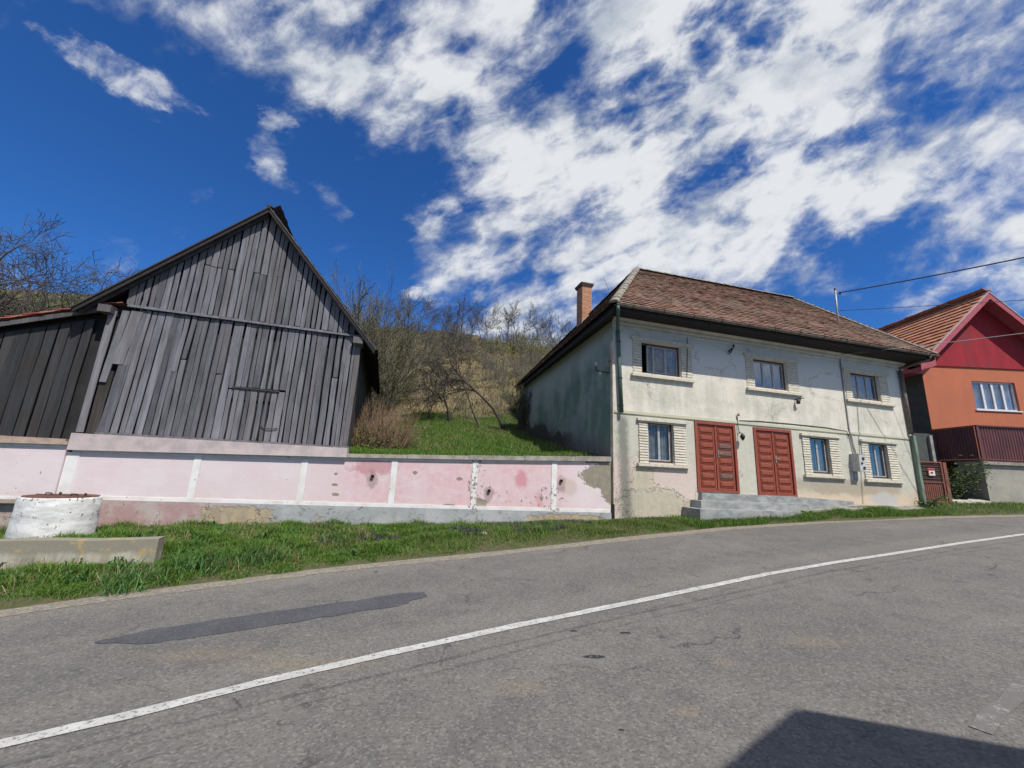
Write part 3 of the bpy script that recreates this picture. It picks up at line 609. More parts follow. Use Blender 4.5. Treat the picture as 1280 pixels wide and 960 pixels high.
# valley side: everything in front of the walls, road bed included
rows = []
for k in (-500, -150, -60, -30, -14, -10, -9.3, -8.9, -5, -2.3, -.5): rows.append(ye(xs) + k)
for t in ts: rows.append(ye(xs) * (1 - t) + yb(xs) * t)
Yg = np.stack(rows, 1); Xg = np.repeat(xs[:, None], Yg.shape[1], 1)
tag(grid_obj('ground', Xg, Yg, height(Xg, Yg), M['soil']), 'grassy ground and road bank in front of the walls')
ds = np.concatenate([np.linspace(0.22, 30, 61), np.linspace(31.5, 76, 31), [90, 130, 250, 500]])
Yh = yb(xs)[:, None] + ds[None, :]; Xh = np.repeat(xs[:, None], Yh.shape[1], 1)
tag(grid_obj('hillside', Xh, Yh, hill(Xh, Yh), M['soil']), 'grassy hillside rising behind the barn and house')

def strip(name, pts, w0, w1, dz, mat, sub=0.35, jit=0.0, seed=1, label=None):
    """flat strip along a polyline in plan, following the road surface"""
    P = [Vector((a, b)) for a, b in pts]; out = []
    for a, b in zip(P[:-1], P[1:]):
        n = max(1, int((b - a).length / sub))
        for i in range(n): out.append(a.lerp(b, i / n))
    out.append(P[-1]); mb = MB(); R = random.Random(seed); L = []; Rr = []
    for i, p in enumerate(out):
        t = (out[min(i + 1, len(out) - 1)] - out[max(i - 1, 0)]).normalized(); nn_ = Vector((-t.y, t.x))
        a = p + nn_ * (w0 + R.uniform(-jit, jit)); b = p + nn_ * (w1 + R.uniform(-jit, jit) * .3)
        L.append((a.x, a.y, float(zr(a.x, a.y)) + dz)); Rr.append((b.x, b.y, float(zr(b.x, b.y)) + dz))
    for i in range(len(out) - 1): mb.quad(Rr[i], Rr[i + 1], L[i + 1], L[i])
    return tag(mb.build(name, mat), label, kind='structure')
roadE = [tuple(p) for p in EDGE[1:-1]]
xr = np.linspace(-40, 40, 321); 
Yr = np.stack([ye(xr) - k for k in (9, 8, 7, 6, 5, 4, 3, 2, 1, .12)], 1); Xr = np.repeat(xr[:, None], 10, 1)
road = grid_obj('road', Xr, Yr, zr(Xr, Yr) - .004, M['asphalt']); tag(road, 'worn grey asphalt road')
strip('road_shoulder', roadE, 0.14, -0.30, 0.000, M['shoulder'], 0.3, 0.12, 3, 'sandy dust strip along the edge of the road')
strip('centre_line', LINE, 0.058, -0.058, 0.003, M['road_paint'], 0.12, 0.007, 4, 'white painted line along the middle of the road')
strip('lane_marking', [(3.05, 2.95), (3.4, 3.16), (4.0, 3.48)], 0.05, -0.05, 0.002, M['worn_paint'], 0.2, 0.01, 5, 'worn white dash at the near edge of the road')
pq = [(-3.9, 4.36), (-3.6, 4.66), (-2.92, 5.04), (-1.92, 5.50), (-1.26, 5.84), (-1.05, 5.88), (-0.98, 5.72), (-1.23, 5.33), (-2.0, 4.98), (-2.78, 4.56), (-3.36, 4.33)]
_R = random.Random(2); pp = []
for (xa, ya_), (xb, yb2) in zip(pq, pq[1:] + pq[:1]):
    for i in range(7): t = i / 7; pp.append((xa + (xb - xa) * t + _R.uniform(-.022, .022), ya_ + (yb2 - ya_) * t + _R.uniform(-.022, .022)))
mb = MB(); mb.poly([(x, y, float(zr(x, y)) + .0015) for x, y in reversed(pp)])
tag(mb.build('repair_patch', M['asphalt_patch']), 'long darker asphalt patch in the far lane', kind='structure')

# ------------------------------------------------------------ grass
def blades(name, P, h, wd, lean, mat, kind='stuff', label=None, cat=None, bend=0.5, parent=None):
    N = len(P); a = NR.uniform(0, 2 * np.pi, N); b = NR.uniform(0, 2 * np.pi, N)
    side = np.stack([np.cos(a), np.sin(a), np.zeros(N)], 1) * (wd * NR.uniform(.6, 1.3, N))[:, None] / 2
    ld = np.stack([np.cos(b), np.sin(b), np.zeros(N)], 1) * (lean * NR.uniform(0.2, 1.4, N) * h)[:, None]
    up = np.zeros((N, 3)); up[:, 2] = h
    m = P + up * .55 + ld * (1 - bend) * .5; t = P + up + ld
    t[:, 2] -= (np.linalg.norm(ld, axis=1) * .35)
    V = np.stack([P - side, P + side, m + side * .75, m - side * .75, t], 1).reshape(-1, 3)
    k = np.arange(N)[:, None] * 5
    o = np_mesh(name, V, tris=k + np.array([[3, 2, 4]]), quads=k + np.array([[0, 1, 2, 3]]), mat=mat, parent=parent)
    if parent is None: tag(o, label, cat, kind=kind)
    else: o['kind'] = 'stuff'
    return o
def verge_pts(n, x0, x1, t0, t1, pw=1.0):
    x = NR.uniform(x0, x1, n); t = t0 + (t1 - t0) * NR.uniform(0, 1, n) ** pw
    y = ye(x) * (1 - t) + yb(x) * t
    return x, y, t
def clump(x, y, s): return 0.5 + 0.5 * np.sin(x * 2.1 * s + 1.7 * np.sin(y * 1.3 * s)) * np.cos(y * 2.7 * s + 1.1 * np.sin(x * .9 * s))
# lush left end of the verge
x, y, t = verge_pts(155000, -13, 1.2, .03, .97)
keep = NR.uniform(0, 1, len(x)) < np.clip(.3 + 1.2 * clump(x, y, 1) + .6 * (t > .3), 0, 1) * np.where(t < .07, .35 + .65 * (clump(x, y, 3) > .45), 1)
# nothing grows inside the well or the trough
keep &= NR.uniform(0, 1, len(x)) < np.clip((0.9 - x) / 3.4 + (clump(x, y, .7) - .5) * .8 * (x > -3), 0, 1)
keep &= ~(((x + 8.34) ** 2 + (y - 8.02) ** 2) < .36)
x, y, t = x[keep], y[keep], t[keep]
x2, y2, t2 = verge_pts(26000, -11, -2.2, -.02, .16); k2 = NR.uniform(0, 1, len(x2)) < np.clip(clump(x2, y2, 2.2) * 1.5 + (t2 > .07) * .5, 0, 1) * (t2 > -.01 + .08 * clump(x2 + 3, y2, 3.1)); x, y, t = np.concatenate([x, x2[k2]]), np.concatenate([y, y2[k2]]), np.concatenate([t, np.maximum(t2[k2], .08)])
P = np.stack([x, y, height(x, y) - .01], 1)
h = (.05 + .20 * clump(x, y, 1.9) ** 2 * NR.uniform(.4, 1.2, len(x)) + .05 * (clump(x + 4, y, 4) > .7)) * np.clip(t * 5 + .2, .45, 1)
blades('verge_grass', P, h, .009, .9, M['grass'], label='thick bright green grass between the road and the pink wall', cat='grass')
x, y, t = verge_pts(100000, -4.0, 14.0, .04, .97)
keep = (NR.uniform(0, 1, len(x)) < (x + 4.2) / 2.5) & (NR.uniform(0, 1, len(x)) < np.clip(.35 + .9 * clump(x, y, 1), 0, 1) * np.where(t < .2, .6, 1))
keep &= ~((x > 4.9) & (x < 10.6) & (yb(x) - y < .72))
x, y, t = x[keep], y[keep], t[keep]
P = np.stack([x, y, height(x, y) - .01], 1)
h = (.04 + .10 * clump(x, y, 1.3) * NR.uniform(.5, 1.2, len(x))) * np.clip(t * 4, .5, 1)
blades('verge_grass', P, h, .009, .7, M['grass_dull'], label='thin patchy grass at the foot of the pink wall and white house', cat='grass')
x, y, t = verge_pts(26000, -2.5, 26, .1, .99)
k = (x > 9.5) | (clump(x, y, .8) > .62); x, y, t = x[k], y[k], t[k]
P = np.stack([x, y, height(x, y) - .01], 1)
blades('verge_grass', P, .05 + .11 * NR.uniform(0, 1, len(x)), .010, .7, M['grass'], label='green grass tufts below the gate and yard wall', cat='grass')
# violets in the middle of the verge
x, y, t = verge_pts(6000, -3.6, 2.2, .35, .95)
k = clump(x + 1, y, .9) > .5; x, y, t = x[k], y[k], t[k]
P = np.stack([x, y, height(x, y) + .03], 1)
blades('violet_patch', P, .03 + .05 * NR.uniform(0, 1, len(x)), .018, .8, M['violet'], label='patch of small dark violet flowers in the verge grass', cat='flowers')
x, y, t = verge_pts(2600, -2.6, 3.5, .2, .9)
k = clump(x + 2, y + 1, 1.2) > .62; x, y = x[k], y[k]
P = np.stack([x, y, height(x, y)], 1)
blades('dry_grass', P, .06 + .12 * NR.uniform(0, 1, len(x)), .007, .9, M['straw'], label='dry straw coloured stalks in the thin verge grass', cat='grass')
def tuft(cx, cy, n, r, h0, wd, mat, name, label, cat, lean=.9):
    a = NR.uniform(0, 2 * np.pi, n); q = r * np.sqrt(NR.uniform(0, 1, n)); x, y = cx + q * np.cos(a), cy + q * np.sin(a)
    P = np.stack([x, y, height(x, y) - .01], 1)
    return blades(name, P, h0 * NR.uniform(.6, 1.15, n), wd, lean, mat, kind='stuff', label=label, cat=cat)
for cx, cy, lb in ((-4.55, 6.6, 'tall leafy grass tuft right of the low concrete wall'), (-5.0, 6.05, 'grass tuft in front of the low concrete wall end'), (-3.95, 7.0, 'broad grass tuft nearest the road dust'), ):
    o = tuft(cx, cy, 170, .36, .33, .014, M['lush'], 'grass_tuft', lb, 'grass tuft', 1.1)
x, y, t = verge_pts(9000, -11, -2.5, .05, .95)
k = clump(x + 5, y + 2, 1.6) > .6; x, y, t = x[k], y[k], t[k]
P = np.stack([x, y, height(x, y)], 1)
blades('dry_grass', P, .08 + .2 * NR.uniform(0, 1, len(x)), .008, 1.1, M['straw'], label='dead stalks mixed into the green grass at the left', cat='grass')
x, y, t = verge_pts(7000, -11, -2.5, .1, .95)
k = clump(x + 9, y, 2.3) > .72; x, y, t = x[k], y[k], t[k]
P = np.stack([x, y, height(x, y)], 1)
blades('verge_weeds', P, .08 + .14 * NR.uniform(0, 1, len(x)), .035, 1.3, M['lush'], label='broad leaved weeds mixed into the green verge', cat='weeds')
x = NR.uniform(-9, -2, 26); t = NR.uniform(.2, .9, 26); y = ye(x) * (1 - t) + yb(x) * t
mb = MB()
for a, b in zip(x, y):
    z = float(height(a, b)) + .12; r = .016
    mb.poly([(a + r * math.cos(i * math.pi / 3), b + r * math.sin(i * math.pi / 3), z + .004 * (i % 2)) for i in range(6)])
tag(mb.build('dandelion_patch', M['yellow']), 'small yellow dandelion flowers scattered in the green verge', 'flowers', kind='stuff')

# lawn behind the wall, then rough hillside
def hill_pts(n, x0, x1, d0, d1, pw=1.0):
    x = NR.uniform(x0, x1, n); d = d0 + (d1 - d0) * NR.uniform(0, 1, n) ** pw; y = yb(x) + d; return x, y, d
x, y, d = hill_pts(85000, -5.2, 2.6, .3, 13, 1.3)
P = np.stack([x, y, hill(x, y) - .01], 1)
blades('lawn_grass', P, (.07 + .16 * clump(x, y, .8) * NR.uniform(.4, 1, len(x))), .014 + d.mean() * 0, .7, M['grass'], label='green grass slope between the barn and the white house', cat='grass')
x, y, d = hill_pts(12000, -5.2, 2.6, .3, 16, 1.0)
k = clump(x + 3, y, .55) > .55; x, y = x[k], y[k]
P = np.stack([x, y, hill(x, y)], 1)
blades('dry_grass', P, .1 + .2 * NR.uniform(0, 1, len(x)), .010, .8, M['straw'], label='dry pale grass patches on the slope behind the wall', cat='grass')
x, y, d = hill_pts(62000, -18, 14, 13, 62, 1.0)
P = np.stack([x, y, hill(x, y) - .02], 1)
blades('hill_grass', P, .18 + .4 * clump(x, y, .35) * NR.uniform(.4, 1, len(x)), .05, .6, M['scrub_grass'], label='long rough straw and green grass over the upper hillside', cat='grass')

x, y, d = hill_pts(40000, -55, -15, 6, 62, 1.0)
P = np.stack([x, y, hill(x, y) - .02], 1)
blades('hill_grass', P, .15 + .2 * NR.uniform(0, 1, len(x)), .05, .6, M['grass_dull'], label='green grass on the hill behind the shed and the left trees', cat='grass')

# ------------------------------------------------------------ bare trees and shrubs
def grow(R, p, d, L, r, depth, out, P):
    """recursive branch; out gets (points, radii, depth)"""
    n = P['seg'][min(depth, len(P['seg']) - 1)]
    pts = [p.copy()]; rad = [r]; q = p.copy(); dd = d.copy(); kids = []
    for i in range(n):
        dd = (dd + Vector((R.gauss(0, 1), R.gauss(0, 1), R.gauss(0, 1))) * P['wig'] + Vector((0, 0, P['up'] if depth < 3 else P['up'] * .5)) + P.get('pull', Vector((0, 0, 0))) * (depth > 0)).normalized()
        q = q + dd * (L / n); pts.append(q.copy()); rad.append(max(P['rmin'], r * (1 - .62 * (i + 1) / n)))
        if depth < P['maxd'] and (i + 1) / n > P['bare'][min(depth, len(P['bare']) - 1)]: kids.append((q.copy(), dd.copy(), rad[-1]))
    out.append((pts, rad, depth))
    if depth < P['maxd']:
        nb = P['nb'][min(depth, len(P['nb']) - 1)]
        for k in range(nb):
            b, bd, br = kids[min(len(kids) - 1, int(len(kids) * (k + R.random()) / nb))]
            ax = bd.orthogonal().normalized(); ax.rotate(Matrix.Rotation(R.uniform(0, 6.283), 3, bd))
            nd = (bd * math.cos(P['ang']) + ax * math.sin(P['ang']) * R.uniform(.7, 1.3)).normalized()
            grow(R, b, nd, L * P['ls'] * R.uniform(.65, 1.2), max(P['rmin'], br * P['rs']), depth + 1, out, P)
def tree_mesh(out, split=2, sides=(6, 5, 4, 3)):
    a, b = MB(), MB()
    for pts, rad, dep in out:
        (a if dep < split else b).tube(pts, rad, sides[min(dep, 3)], cap=False)
    return a, b
def make_tree(name, loc, label, P, seed, L, r, mt, mw, group=None, lean=(0, 0), stems=1, spread=0.0, cat='tree', buds=None, split=2):
    R = random.Random(seed); e = empty(name, loc, 0, label, cat, group, bz=0); out = []
    for s in range(stems):
        a = R.uniform(0, 6.283) if stems > 1 else 0
        d0 = Vector((lean[0] + spread * math.cos(a), lean[1] + spread * math.sin(a), 1)).normalized()
        grow(R, Vector((spread * .3 * math.cos(a), spread * .3 * math.sin(a), -.1)), d0, L * R.uniform(.85, 1.1), r * (1 if stems == 1 else R.uniform(.5, 1)), 0, out, P)
    a, b = tree_mesh(out, split)
    a.build('trunk', mt, e); 
    if b.V: tw = b.build('crown', mw, e); 
    if buds:
        mbd = MB(); tips = [o for o in out if o[2] >= 2]
        for pts, rad, dep in tips:
            for q in pts[1:]:
                for _ in range(buds[1]):
                    c = q + Vector((R.gauss(0, .08), R.gauss(0, .08), R.gauss(0, .08))); s = buds[2] * R.uniform(.5, 1.2)
                    u = Vector((R.gauss(0, 1), R.gauss(0, 1), R.gauss(0, 1))).normalized() * s; v = u.orthogonal().normalized() * s * .6
                    mbd.poly([tuple(c - u), tuple(c + v), tuple(c + u), tuple(c - v)])
        o = mbd.build('foliage', buds[0], e); o['kind'] = 'stuff'
    return e
def copy_tree(o, loc, rz, sc_, label, group=None):
    c = o.copy(); COL.objects.link(c); c.location = loc; c.rotation_euler = (0, 0, rz); c.scale = (sc_, sc_, sc_); c['label'] = label
    if group: c['group'] = group
    for ch in o.children:
        k = ch.copy(); COL.objects.link(k); k.parent = c
    return c
def on_hill(x, y): return (x, y, float(hill(x, y)))
PB = dict(seg=[7, 6, 5, 4, 3], wig=.12, up=.03, rmin=.006, maxd=4, bare=[.3, .15, .1, .1], nb=[8, 6, 5, 3], ang=.75, ls=.55, rs=.6)
# plum tree leaning left over the slope
P1 = dict(PB, pull=Vector((-.05, 0, -.05)), wig=.10, up=.0, maxd=4, nb=[9, 6, 5, 3], bare=[.45, .15, .1, .1], rmin=.008)
make_tree('bare_tree', on_hill(-.25, 20.6), 'dark bare plum tree leaning left on the slope beside the white house', P1, 5, 4.6, .085, M['bark'], M['twig_dark'], lean=(-.62, 0), cat='tree')
make_tree('bare_tree', on_hill(-1.4, 19.8), 'slim leaning bare tree left of the big leaning plum', dict(P1, nb=[6, 5, 4, 3]), 9, 3.6, .055, M['bark'], M['twig_dark'], lean=(-.45, .1))
make_tree('bare_tree', on_hill(-3.0, 20.2), 'upright short bare tree with a dense twiggy head in the middle of the slope', dict(PB, wig=.2, rmin=.008, nb=[8, 6, 5, 3]), 21, 2.9, .08, M['bark'], M['twig_dark'])
# tall budding shrub right behind the barn
PS = dict(seg=[8, 6, 5, 4], wig=.09, up=.05, rmin=.007, maxd=3, bare=[.15, .1, .1], nb=[9, 7, 5], ang=.5, ls=.45, rs=.5)
make_tree('budding_tree', on_hill(-5.6, 17.0), 'tall many stemmed tree with green buds just right of the barn', PS, 31, 4.5, .055, M['twig_grey'], M['twig_grey'], stems=8, spread=.36, buds=(M['bud'], 1, .022))
make_tree('budding_tree', on_hill(-6.6, 20.5), 'lower budding bush behind the tall budding tree', PS, 32, 1.6, .035, M['twig_grey'], M['twig_grey'], stems=8, spread=.6, buds=(M['bud'], 1, .022))
make_tree('budding_tree', on_hill(-7.8, 22), 'green budding tree partly hidden by the barn roof', PS, 33, 3.6, .06, M['twig_grey'], M['twig_grey'], stems=7, spread=.4, buds=(M['bud'], 2, .032))
make_tree('hedge_shrub', on_hill(.9, 19.5), 'grey twiggy shrub at the back corner of the white house', PS, 35, 1.5, .03, M['twig_grey'], M['twig_grey'], stems=9, spread=.5, cat='shrub', buds=(M['bud'], 1, .02))
make_tree('hedge_shrub', on_hill(1.6, 23), 'bare twiggy shrub standing behind the back corner shrub', PS, 36, 1.9, .03, M['twig_grey'], M['twig_grey'], stems=9, spread=.5, cat='shrub', buds=(M['bud'], 1, .02))
# brown stems against the barn corner
R = random.Random(77); e = empty('dry_shrub', (-3.9, 11.75, 1.85), 0, 'reddish brown bush of dry stems against the barn corner', 'shrub', bz=0)
ms = MB()
for i in range(560):
    a = R.uniform(0, 6.283); q = .75 * math.sqrt(R.random()); bx, by = q * math.cos(a) * 1.15, q * math.sin(a) * .7
    hh = R.uniform(.9, 1.95) * (1 - .25 * q); d = Vector((bx * .55 + R.gauss(0, .13), by * .4 + R.gauss(0, .1), 1)).normalized()
    p = Vector((bx, by, -.1)); pts = [p]
    for k in range(4):
        d = (d + Vector((R.gauss(0, .09), R.gauss(0, .09), 0))).normalized(); p = p + d * hh / 4; pts.append(p)
    ms.tube(pts, [.009, .008, .006, .005, .003], 3, cap=False)
    for k in range(2):
        b = pts[R.randint(1, 3)]; dd = (d + Vector((R.gauss(0, .5), R.gauss(0, .5), 0))).normalized()
        ms.tube([b, b + dd * .2, b + dd * .42 + Vector((0, 0, .05))], [.005, .004, .002], 3, cap=False)
ms.build('stems', M['twig_brown'], e)['kind'] = 'stuff'
ml = MB()
for i in range(1500):
    a = R.uniform(0, 6.283); q = math.sqrt(R.random()); c = Vector((q * math.cos(a) * .95, q * math.sin(a) * .7 - .1, R.random() ** 2 * .85)); s = R.uniform(.02, .045)
    u = Vector((R.gauss(0, 1), R.gauss(0, 1), R.gauss(0, .6))).normalized() * s; v = u.orthogonal().normalized() * s * .7
    ml.poly([tuple(c - u), tuple(c + v), tuple(c + u), tuple(c - v)])
ml.build('foliage', M['leaf'], e)['kind'] = 'stuff'
# big bare trees on the hill at the left, above the shed
PL = dict(PB, wig=.15, rmin=.010, nb=[9, 7, 5, 3], ang=.85, up=.02, bare=[.3, .12, .1, .1])
make_tree('bare_tree', on_hill(-24.5, 17.5), 'dark bare tree at the left edge above the shed roof', PL, 41, 6.0, .17, M['bark'], M['twig_dark'], lean=(.15, 0))
make_tree('bare_tree', on_hill(-20.6, 18.6), 'dark spreading bare tree behind the shed roof, second from the left', PL, 43, 4.6, .14, M['bark'], M['twig_dark'], lean=(-.2, 0))
make_tree('bare_tree', on_hill(-19.3, 20.5), 'upright bare tree nearest the barn roof slope', PL, 45, 5.0, .13, M['bark'], M['twig_dark'])
make_tree('bare_tree', on_hill(-28, 22), 'bare tree farther back at the left edge', PL, 47, 6.0, .15, M['bark'], M['twig_dark'], buds=(M['bud'], 1, .04))
# row on the skyline
PF = dict(seg=[6, 5, 4, 3], wig=.10, up=.05, rmin=.010, maxd=3, bare=[.42, .15, .1], nb=[9, 7, 6], ang=.62, ls=.50, rs=.5)
protos = [make_tree('skyline_tree', (0, 0, 0), '', dict(PF), 60 + i, 3.7, .07, M['twig_far'], M['twig_far'], group='bare trees along the hill skyline', stems=1 + (i % 2), spread=.15) for i in range(3)]
sk = [(-17.5, 58, .9), (-15.2, 60, 1.15), (-13.2, 57, 1.0), (-11.4, 61, 1.1), (-9.6, 58, .8), (-8.1, 60, 1.1), (-6.4, 57, 1.0), (-4.9, 61, 1.2), (-3.2, 58, 1.1), (-1.2, 60, 1.25), (.8, 58, 1.1), (3.0, 60, 1.15), (4.9, 57, 1.05), (6.6, 60, 1.15), (8.2, 58, .9), (-20, 60, 1.0)]
for i, (a, b, s) in enumerate(sk):
    lb = 'bare tree in the row along the top of the hill'
    if i < 3: protos[i].location = on_hill(a, b); protos[i].scale = (s, s, s); protos[i]['label'] = lb
    else: copy_tree(protos[i % 3], on_hill(a, b), RN.uniform(0, 6.28), s, lb, 'bare trees along the hill skyline')
# scrub covering the hillside: one mass
R = random.Random(5); mb = MB(); ml = MB()
for i in range(430):
    x = R.uniform(-14, 9); d = R.uniform(11, 52); 
    if x > -1.5 and d < 9: continue
    y = float(yb(x)) + d
    if R.random() > (0.25 + .75 * (math.sin(x * .7 + 2) * math.cos(y * .33) > -.1)): continue
    z = float(hill(x, y)); hh = R.uniform(.6, 1.7) * (1 + d / 60); rr = max(.008, .0009 * d * 0.45)
    for k in range(11):
        a = R.uniform(0, 6.283); dd = Vector((math.cos(a) * R.uniform(.1, .7), math.sin(a) * R.uniform(.1, .7), 1)).normalized()
        p0 = Vector((x, y, z - .1)); p1 = p0 + dd * hh * .5; p2 = p1 + (dd + Vector((R.gauss(0, .3), R.gauss(0, .3), .2))).normalized() * hh * .5
        mb.tube([p0, p1, p2], [rr * 1.5, rr, rr * .6], 3, cap=False)
        for m in range(3):
            q = p1.lerp(p2, R.random()); ee = (dd + Vector((R.gauss(0, .6), R.gauss(0, .6), R.gauss(0, .3)))).normalized()
            mb.tube([q, q + ee * hh * .3], [rr * .8, rr * .4], 3, cap=False)
    if R.random() < .35:
        for k in range(20):
            c = Vector((x + R.gauss(0, .5), y + R.gauss(0, .5), z + abs(R.gauss(.5, .4)))); s = R.uniform(.04, .09)
            u = Vector((R.gauss(0, 1), R.gauss(0, 1), R.gauss(0, 1))).normalized() * s; v = u.orthogonal().normalized() * s * .7
            ml.poly([tuple(c - u), tuple(c + v), tuple(c + u), tuple(c - v)])
tag(mb.build('scrub', M['twig_grey']), 'tangle of bare scrub covering the hillside', 'scrub', kind='stuff')
tag(ml.build('scrub_leaves', M['bud']), 'first green leaves on the hillside scrub', 'leaves', kind='stuff')
# darker green conifer hedge along the crest, right part
R = random.Random(8); ml = MB()
for i in range(5200):
    x = R.uniform(-4, 12); y = 54 + R.gauss(0, 1.8); z = float(hill(x, y)) + abs(R.gauss(0, 1)) * (1.0 + .5 * math.sin(x * 2.1) + .3 * math.sin(x * 5.3)); s = R.uniform(.08, .2)
    u = Vector((R.gauss(0, .6), R.gauss(0, .6), R.gauss(0, 1))).normalized() * s; v = u.orthogonal().normalized() * s * .5
    c = Vector((x, y, z)); ml.poly([tuple(c - u), tuple(c + v), tuple(c + u), tuple(c - v)])
tag(ml.build('crest_hedge', M['bud']), 'low green thicket along the crest of the hill', 'thicket', kind='stuff')
#PART2
# ------------------------------------------------------------ roof tiles
def roof_tiles(A, B, D, C, exposure, width, R, thick=.016, lift=.03, sag=.02):
    """A-B eave, D-C ridge; beaver-tail tiles laid in courses on the slope, joined"""
    A, B, C, D = map(Vector, (A, B, C, D)); mb = MB()
    slope_len = ((A + B) / 2 - (C + D) / 2).length
    nv = (B - A).cross(D - A).normalized()
    if nv.z < 0: nv = -nv
    along = (B - A).normalized(); upv = nv.cross(along)
    if upv.z < 0: upv = -upv
    sl = abs((D - A).dot(upv)); rows = int(sl / exposure) + 1
    for j in range(rows):
        v = j * exposure; t = min(1, v / sl)
        l = A.lerp(D, t); r = B.lerp(C, t); L = (r - l).length
        if L < width: continue
        n = int(L / width); sh = (.5 if j % 2 else 0)
        for i in range(n + 1):
            s0 = max(0, (i - sh) * width + .003); s1 = min(L, (i + 1 - sh) * width - .003)
            if s1 - s0 < .04: continue
            dv = R.gauss(0, .008); lf = lift + abs(R.gauss(0, .006)); sk_ = R.gauss(0, .004)
            w_ = sag * math.sin(s0 * .9 + j * .35) * math.sin(j * .22)
            o = l + along * s0 + upv * dv + nv * w_; ww = s1 - s0; hgt = exposure * 1.35
            pl = [(0, .02), (ww * .25, .004 + sk_), (ww * .5, 0), (ww * .75, .004 - sk_), (ww, .02), (ww, hgt), (0, hgt)]
            k = len(mb.V)
            for e_ in (0, thick):
                for a, b in pl: mb.V.append(tuple(o + along * a + upv * b + nv * (e_ + lf * (1 - b / hgt))))
            m_ = len(pl); mb.Fc.append(tuple(range(k + m_, k + 2 * m_)))
            for q in range(5): mb.Fc.append((k + q, k + q + 1, k + m_ + q + 1, k + m_ + q))
            mb.Fc.append((k + 6, k, k + m_, k + m_ + 6))
    return mb
def half_caps(P0, P1, rad, seg, name, mat, parent, R, open_=math.pi, squash=.8):
    P0, P1 = Vector(P0), Vector(P1); L = (P1 - P0).length; n = max(1, int(L / seg)); t = (P1 - P0).normalized()
    a = t.cross(Vector((0, 0, 1))).normalized(); b = a.cross(t)
    if b.z < 0: b = -b
    for i in range(n):
        q0 = P0 + t * (L * i / n - .03); q1 = P0 + t * (L * (i + 1) / n); mb = MB(); k = 0; r0, r1 = rad * R.uniform(1.02, 1.12), rad * R.uniform(.92, 1.0)
        q0 = q0 + b * R.uniform(0, .012)
        for q, r in ((q0, r0), (q1, r1)):
            for j in range(6):
                an = math.pi * j / 5; mb.V.append(tuple(q + a * math.cos(an) * r + b * math.sin(an) * r * squash))
        for j in range(5): mb.Fc.append((j, j + 1, 7 + j, 6 + j))
        mb.Fc.append((5, 4, 3, 2, 1, 0)); mb.Fc.append((6, 7, 8, 9, 10, 11))
        mb.build(name, mat, parent)

# ------------------------------------------------------------ the white house
R = random.Random(3)
house = empty('white_house', (2.924, 11.5, ZB), math.atan(.28), 'two storey white and pale green house with red doors and an old tiled hip roof', 'house')
L_ = 12.1
WIN = [  # u0 u1 z0 z1 lintel(u0 u1 top) sill(u0 u1 bottom) panes
    (.95, 2.33, 4.69, 5.65, .58, 2.79, 5.77, .57, 2.75, 4.55, 3), (5.14, 6.52, 4.68, 5.65, 4.75, 7.07, 5.77, 4.76, 7.06, 4.54, 3), (9.44, 10.82, 4.71, 5.66, 9.07, 11.33, 5.76, 9.05, 11.39, 4.56, 3),
    (1.10, 1.96, 2.08, 3.25, .74, 2.44, 3.32, .72, 2.43, 1.96, 2), (7.20, 8.04, 2.03, 3.21, 6.82, 8.55, 3.30, 6.81, 8.58, 1.90, 2), (9.85, 10.74, 1.98, 3.19, 9.45, 11.27, 3.27, 9.47, 11.26, 1.85, 2)]
DOOR = [(2.72, 4.22, 1.34, 3.40), (4.92, 6.45, 1.29, 3.36)]
holes = [(a[0], a[1], a[2], a[3]) for a in WIN] + [(a, b, c, d) for a, b, c, d in DOOR]
us = sorted({0, L_} | {h[0] for h in holes} | {h[1] for h in holes}); zs = sorted({-.2, 3.42, 6.42} | {h[2] for h in holes} | {h[3] for h in holes})
mb = MB()
for a, b in zip(us[:-1], us[1:]):
    for c, d in zip(zs[:-1], zs[1:]):
        m_ = ((a + b) / 2, (c + d) / 2)
        if any(h[0] < m_[0] < h[1] and h[2] < m_[1] < h[3] for h in holes): continue
        n0 = -.018 if c >= 3.42 else 0.0
        mb.quad((a, n0, c), (b, n0, c), (b, n0, d), (a, n0, d))
mb.quad((0, 0, 3.42), (L_, 0, 3.42), (L_, -.018, 3.42), (0, -.018, 3.42))
for u0, u1, z0, z1 in holes:
    n0 = -.018 if z1 > 4 else 0; n1 = .24
    mb.quad((u0, n0, z0), (u0, n1, z0), (u0, n1, z1), (u0, n0, z1)); mb.quad((u1, n1, z0), (u1, n0, z0), (u1, n0, z1), (u1, n1, z1))
    mb.quad((u0, n1, z1), (u1, n1, z1), (u1, n0, z1), (u0, n0, z1)); mb.quad((u0, n0, z0), (u1, n0, z0), (u1, n1, z0), (u0, n1, z0))
mb.build('front_wall', M['facade'], house)
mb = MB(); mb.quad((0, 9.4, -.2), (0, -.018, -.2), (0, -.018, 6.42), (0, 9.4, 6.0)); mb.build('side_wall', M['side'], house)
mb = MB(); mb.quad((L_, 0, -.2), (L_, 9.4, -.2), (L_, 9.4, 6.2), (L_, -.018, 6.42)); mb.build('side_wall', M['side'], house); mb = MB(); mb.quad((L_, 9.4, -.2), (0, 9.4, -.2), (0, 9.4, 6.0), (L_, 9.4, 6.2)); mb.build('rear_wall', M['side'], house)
mb = MB(); mb.quad((0.02, .9, 0), (L_ - .02, .9, 0), (L_ - .02, .9, 6.3), (0.02, .9, 6.3)); mb.quad((0.02, .24, 3.45), (L_, .24, 3.45), (L_, .9, 3.45), (0.02, .9, 3.45)); mb.build('dark_room_back', M['dark_inside'], house)  # near-black backing, painted darkness for the rooms behind the windows
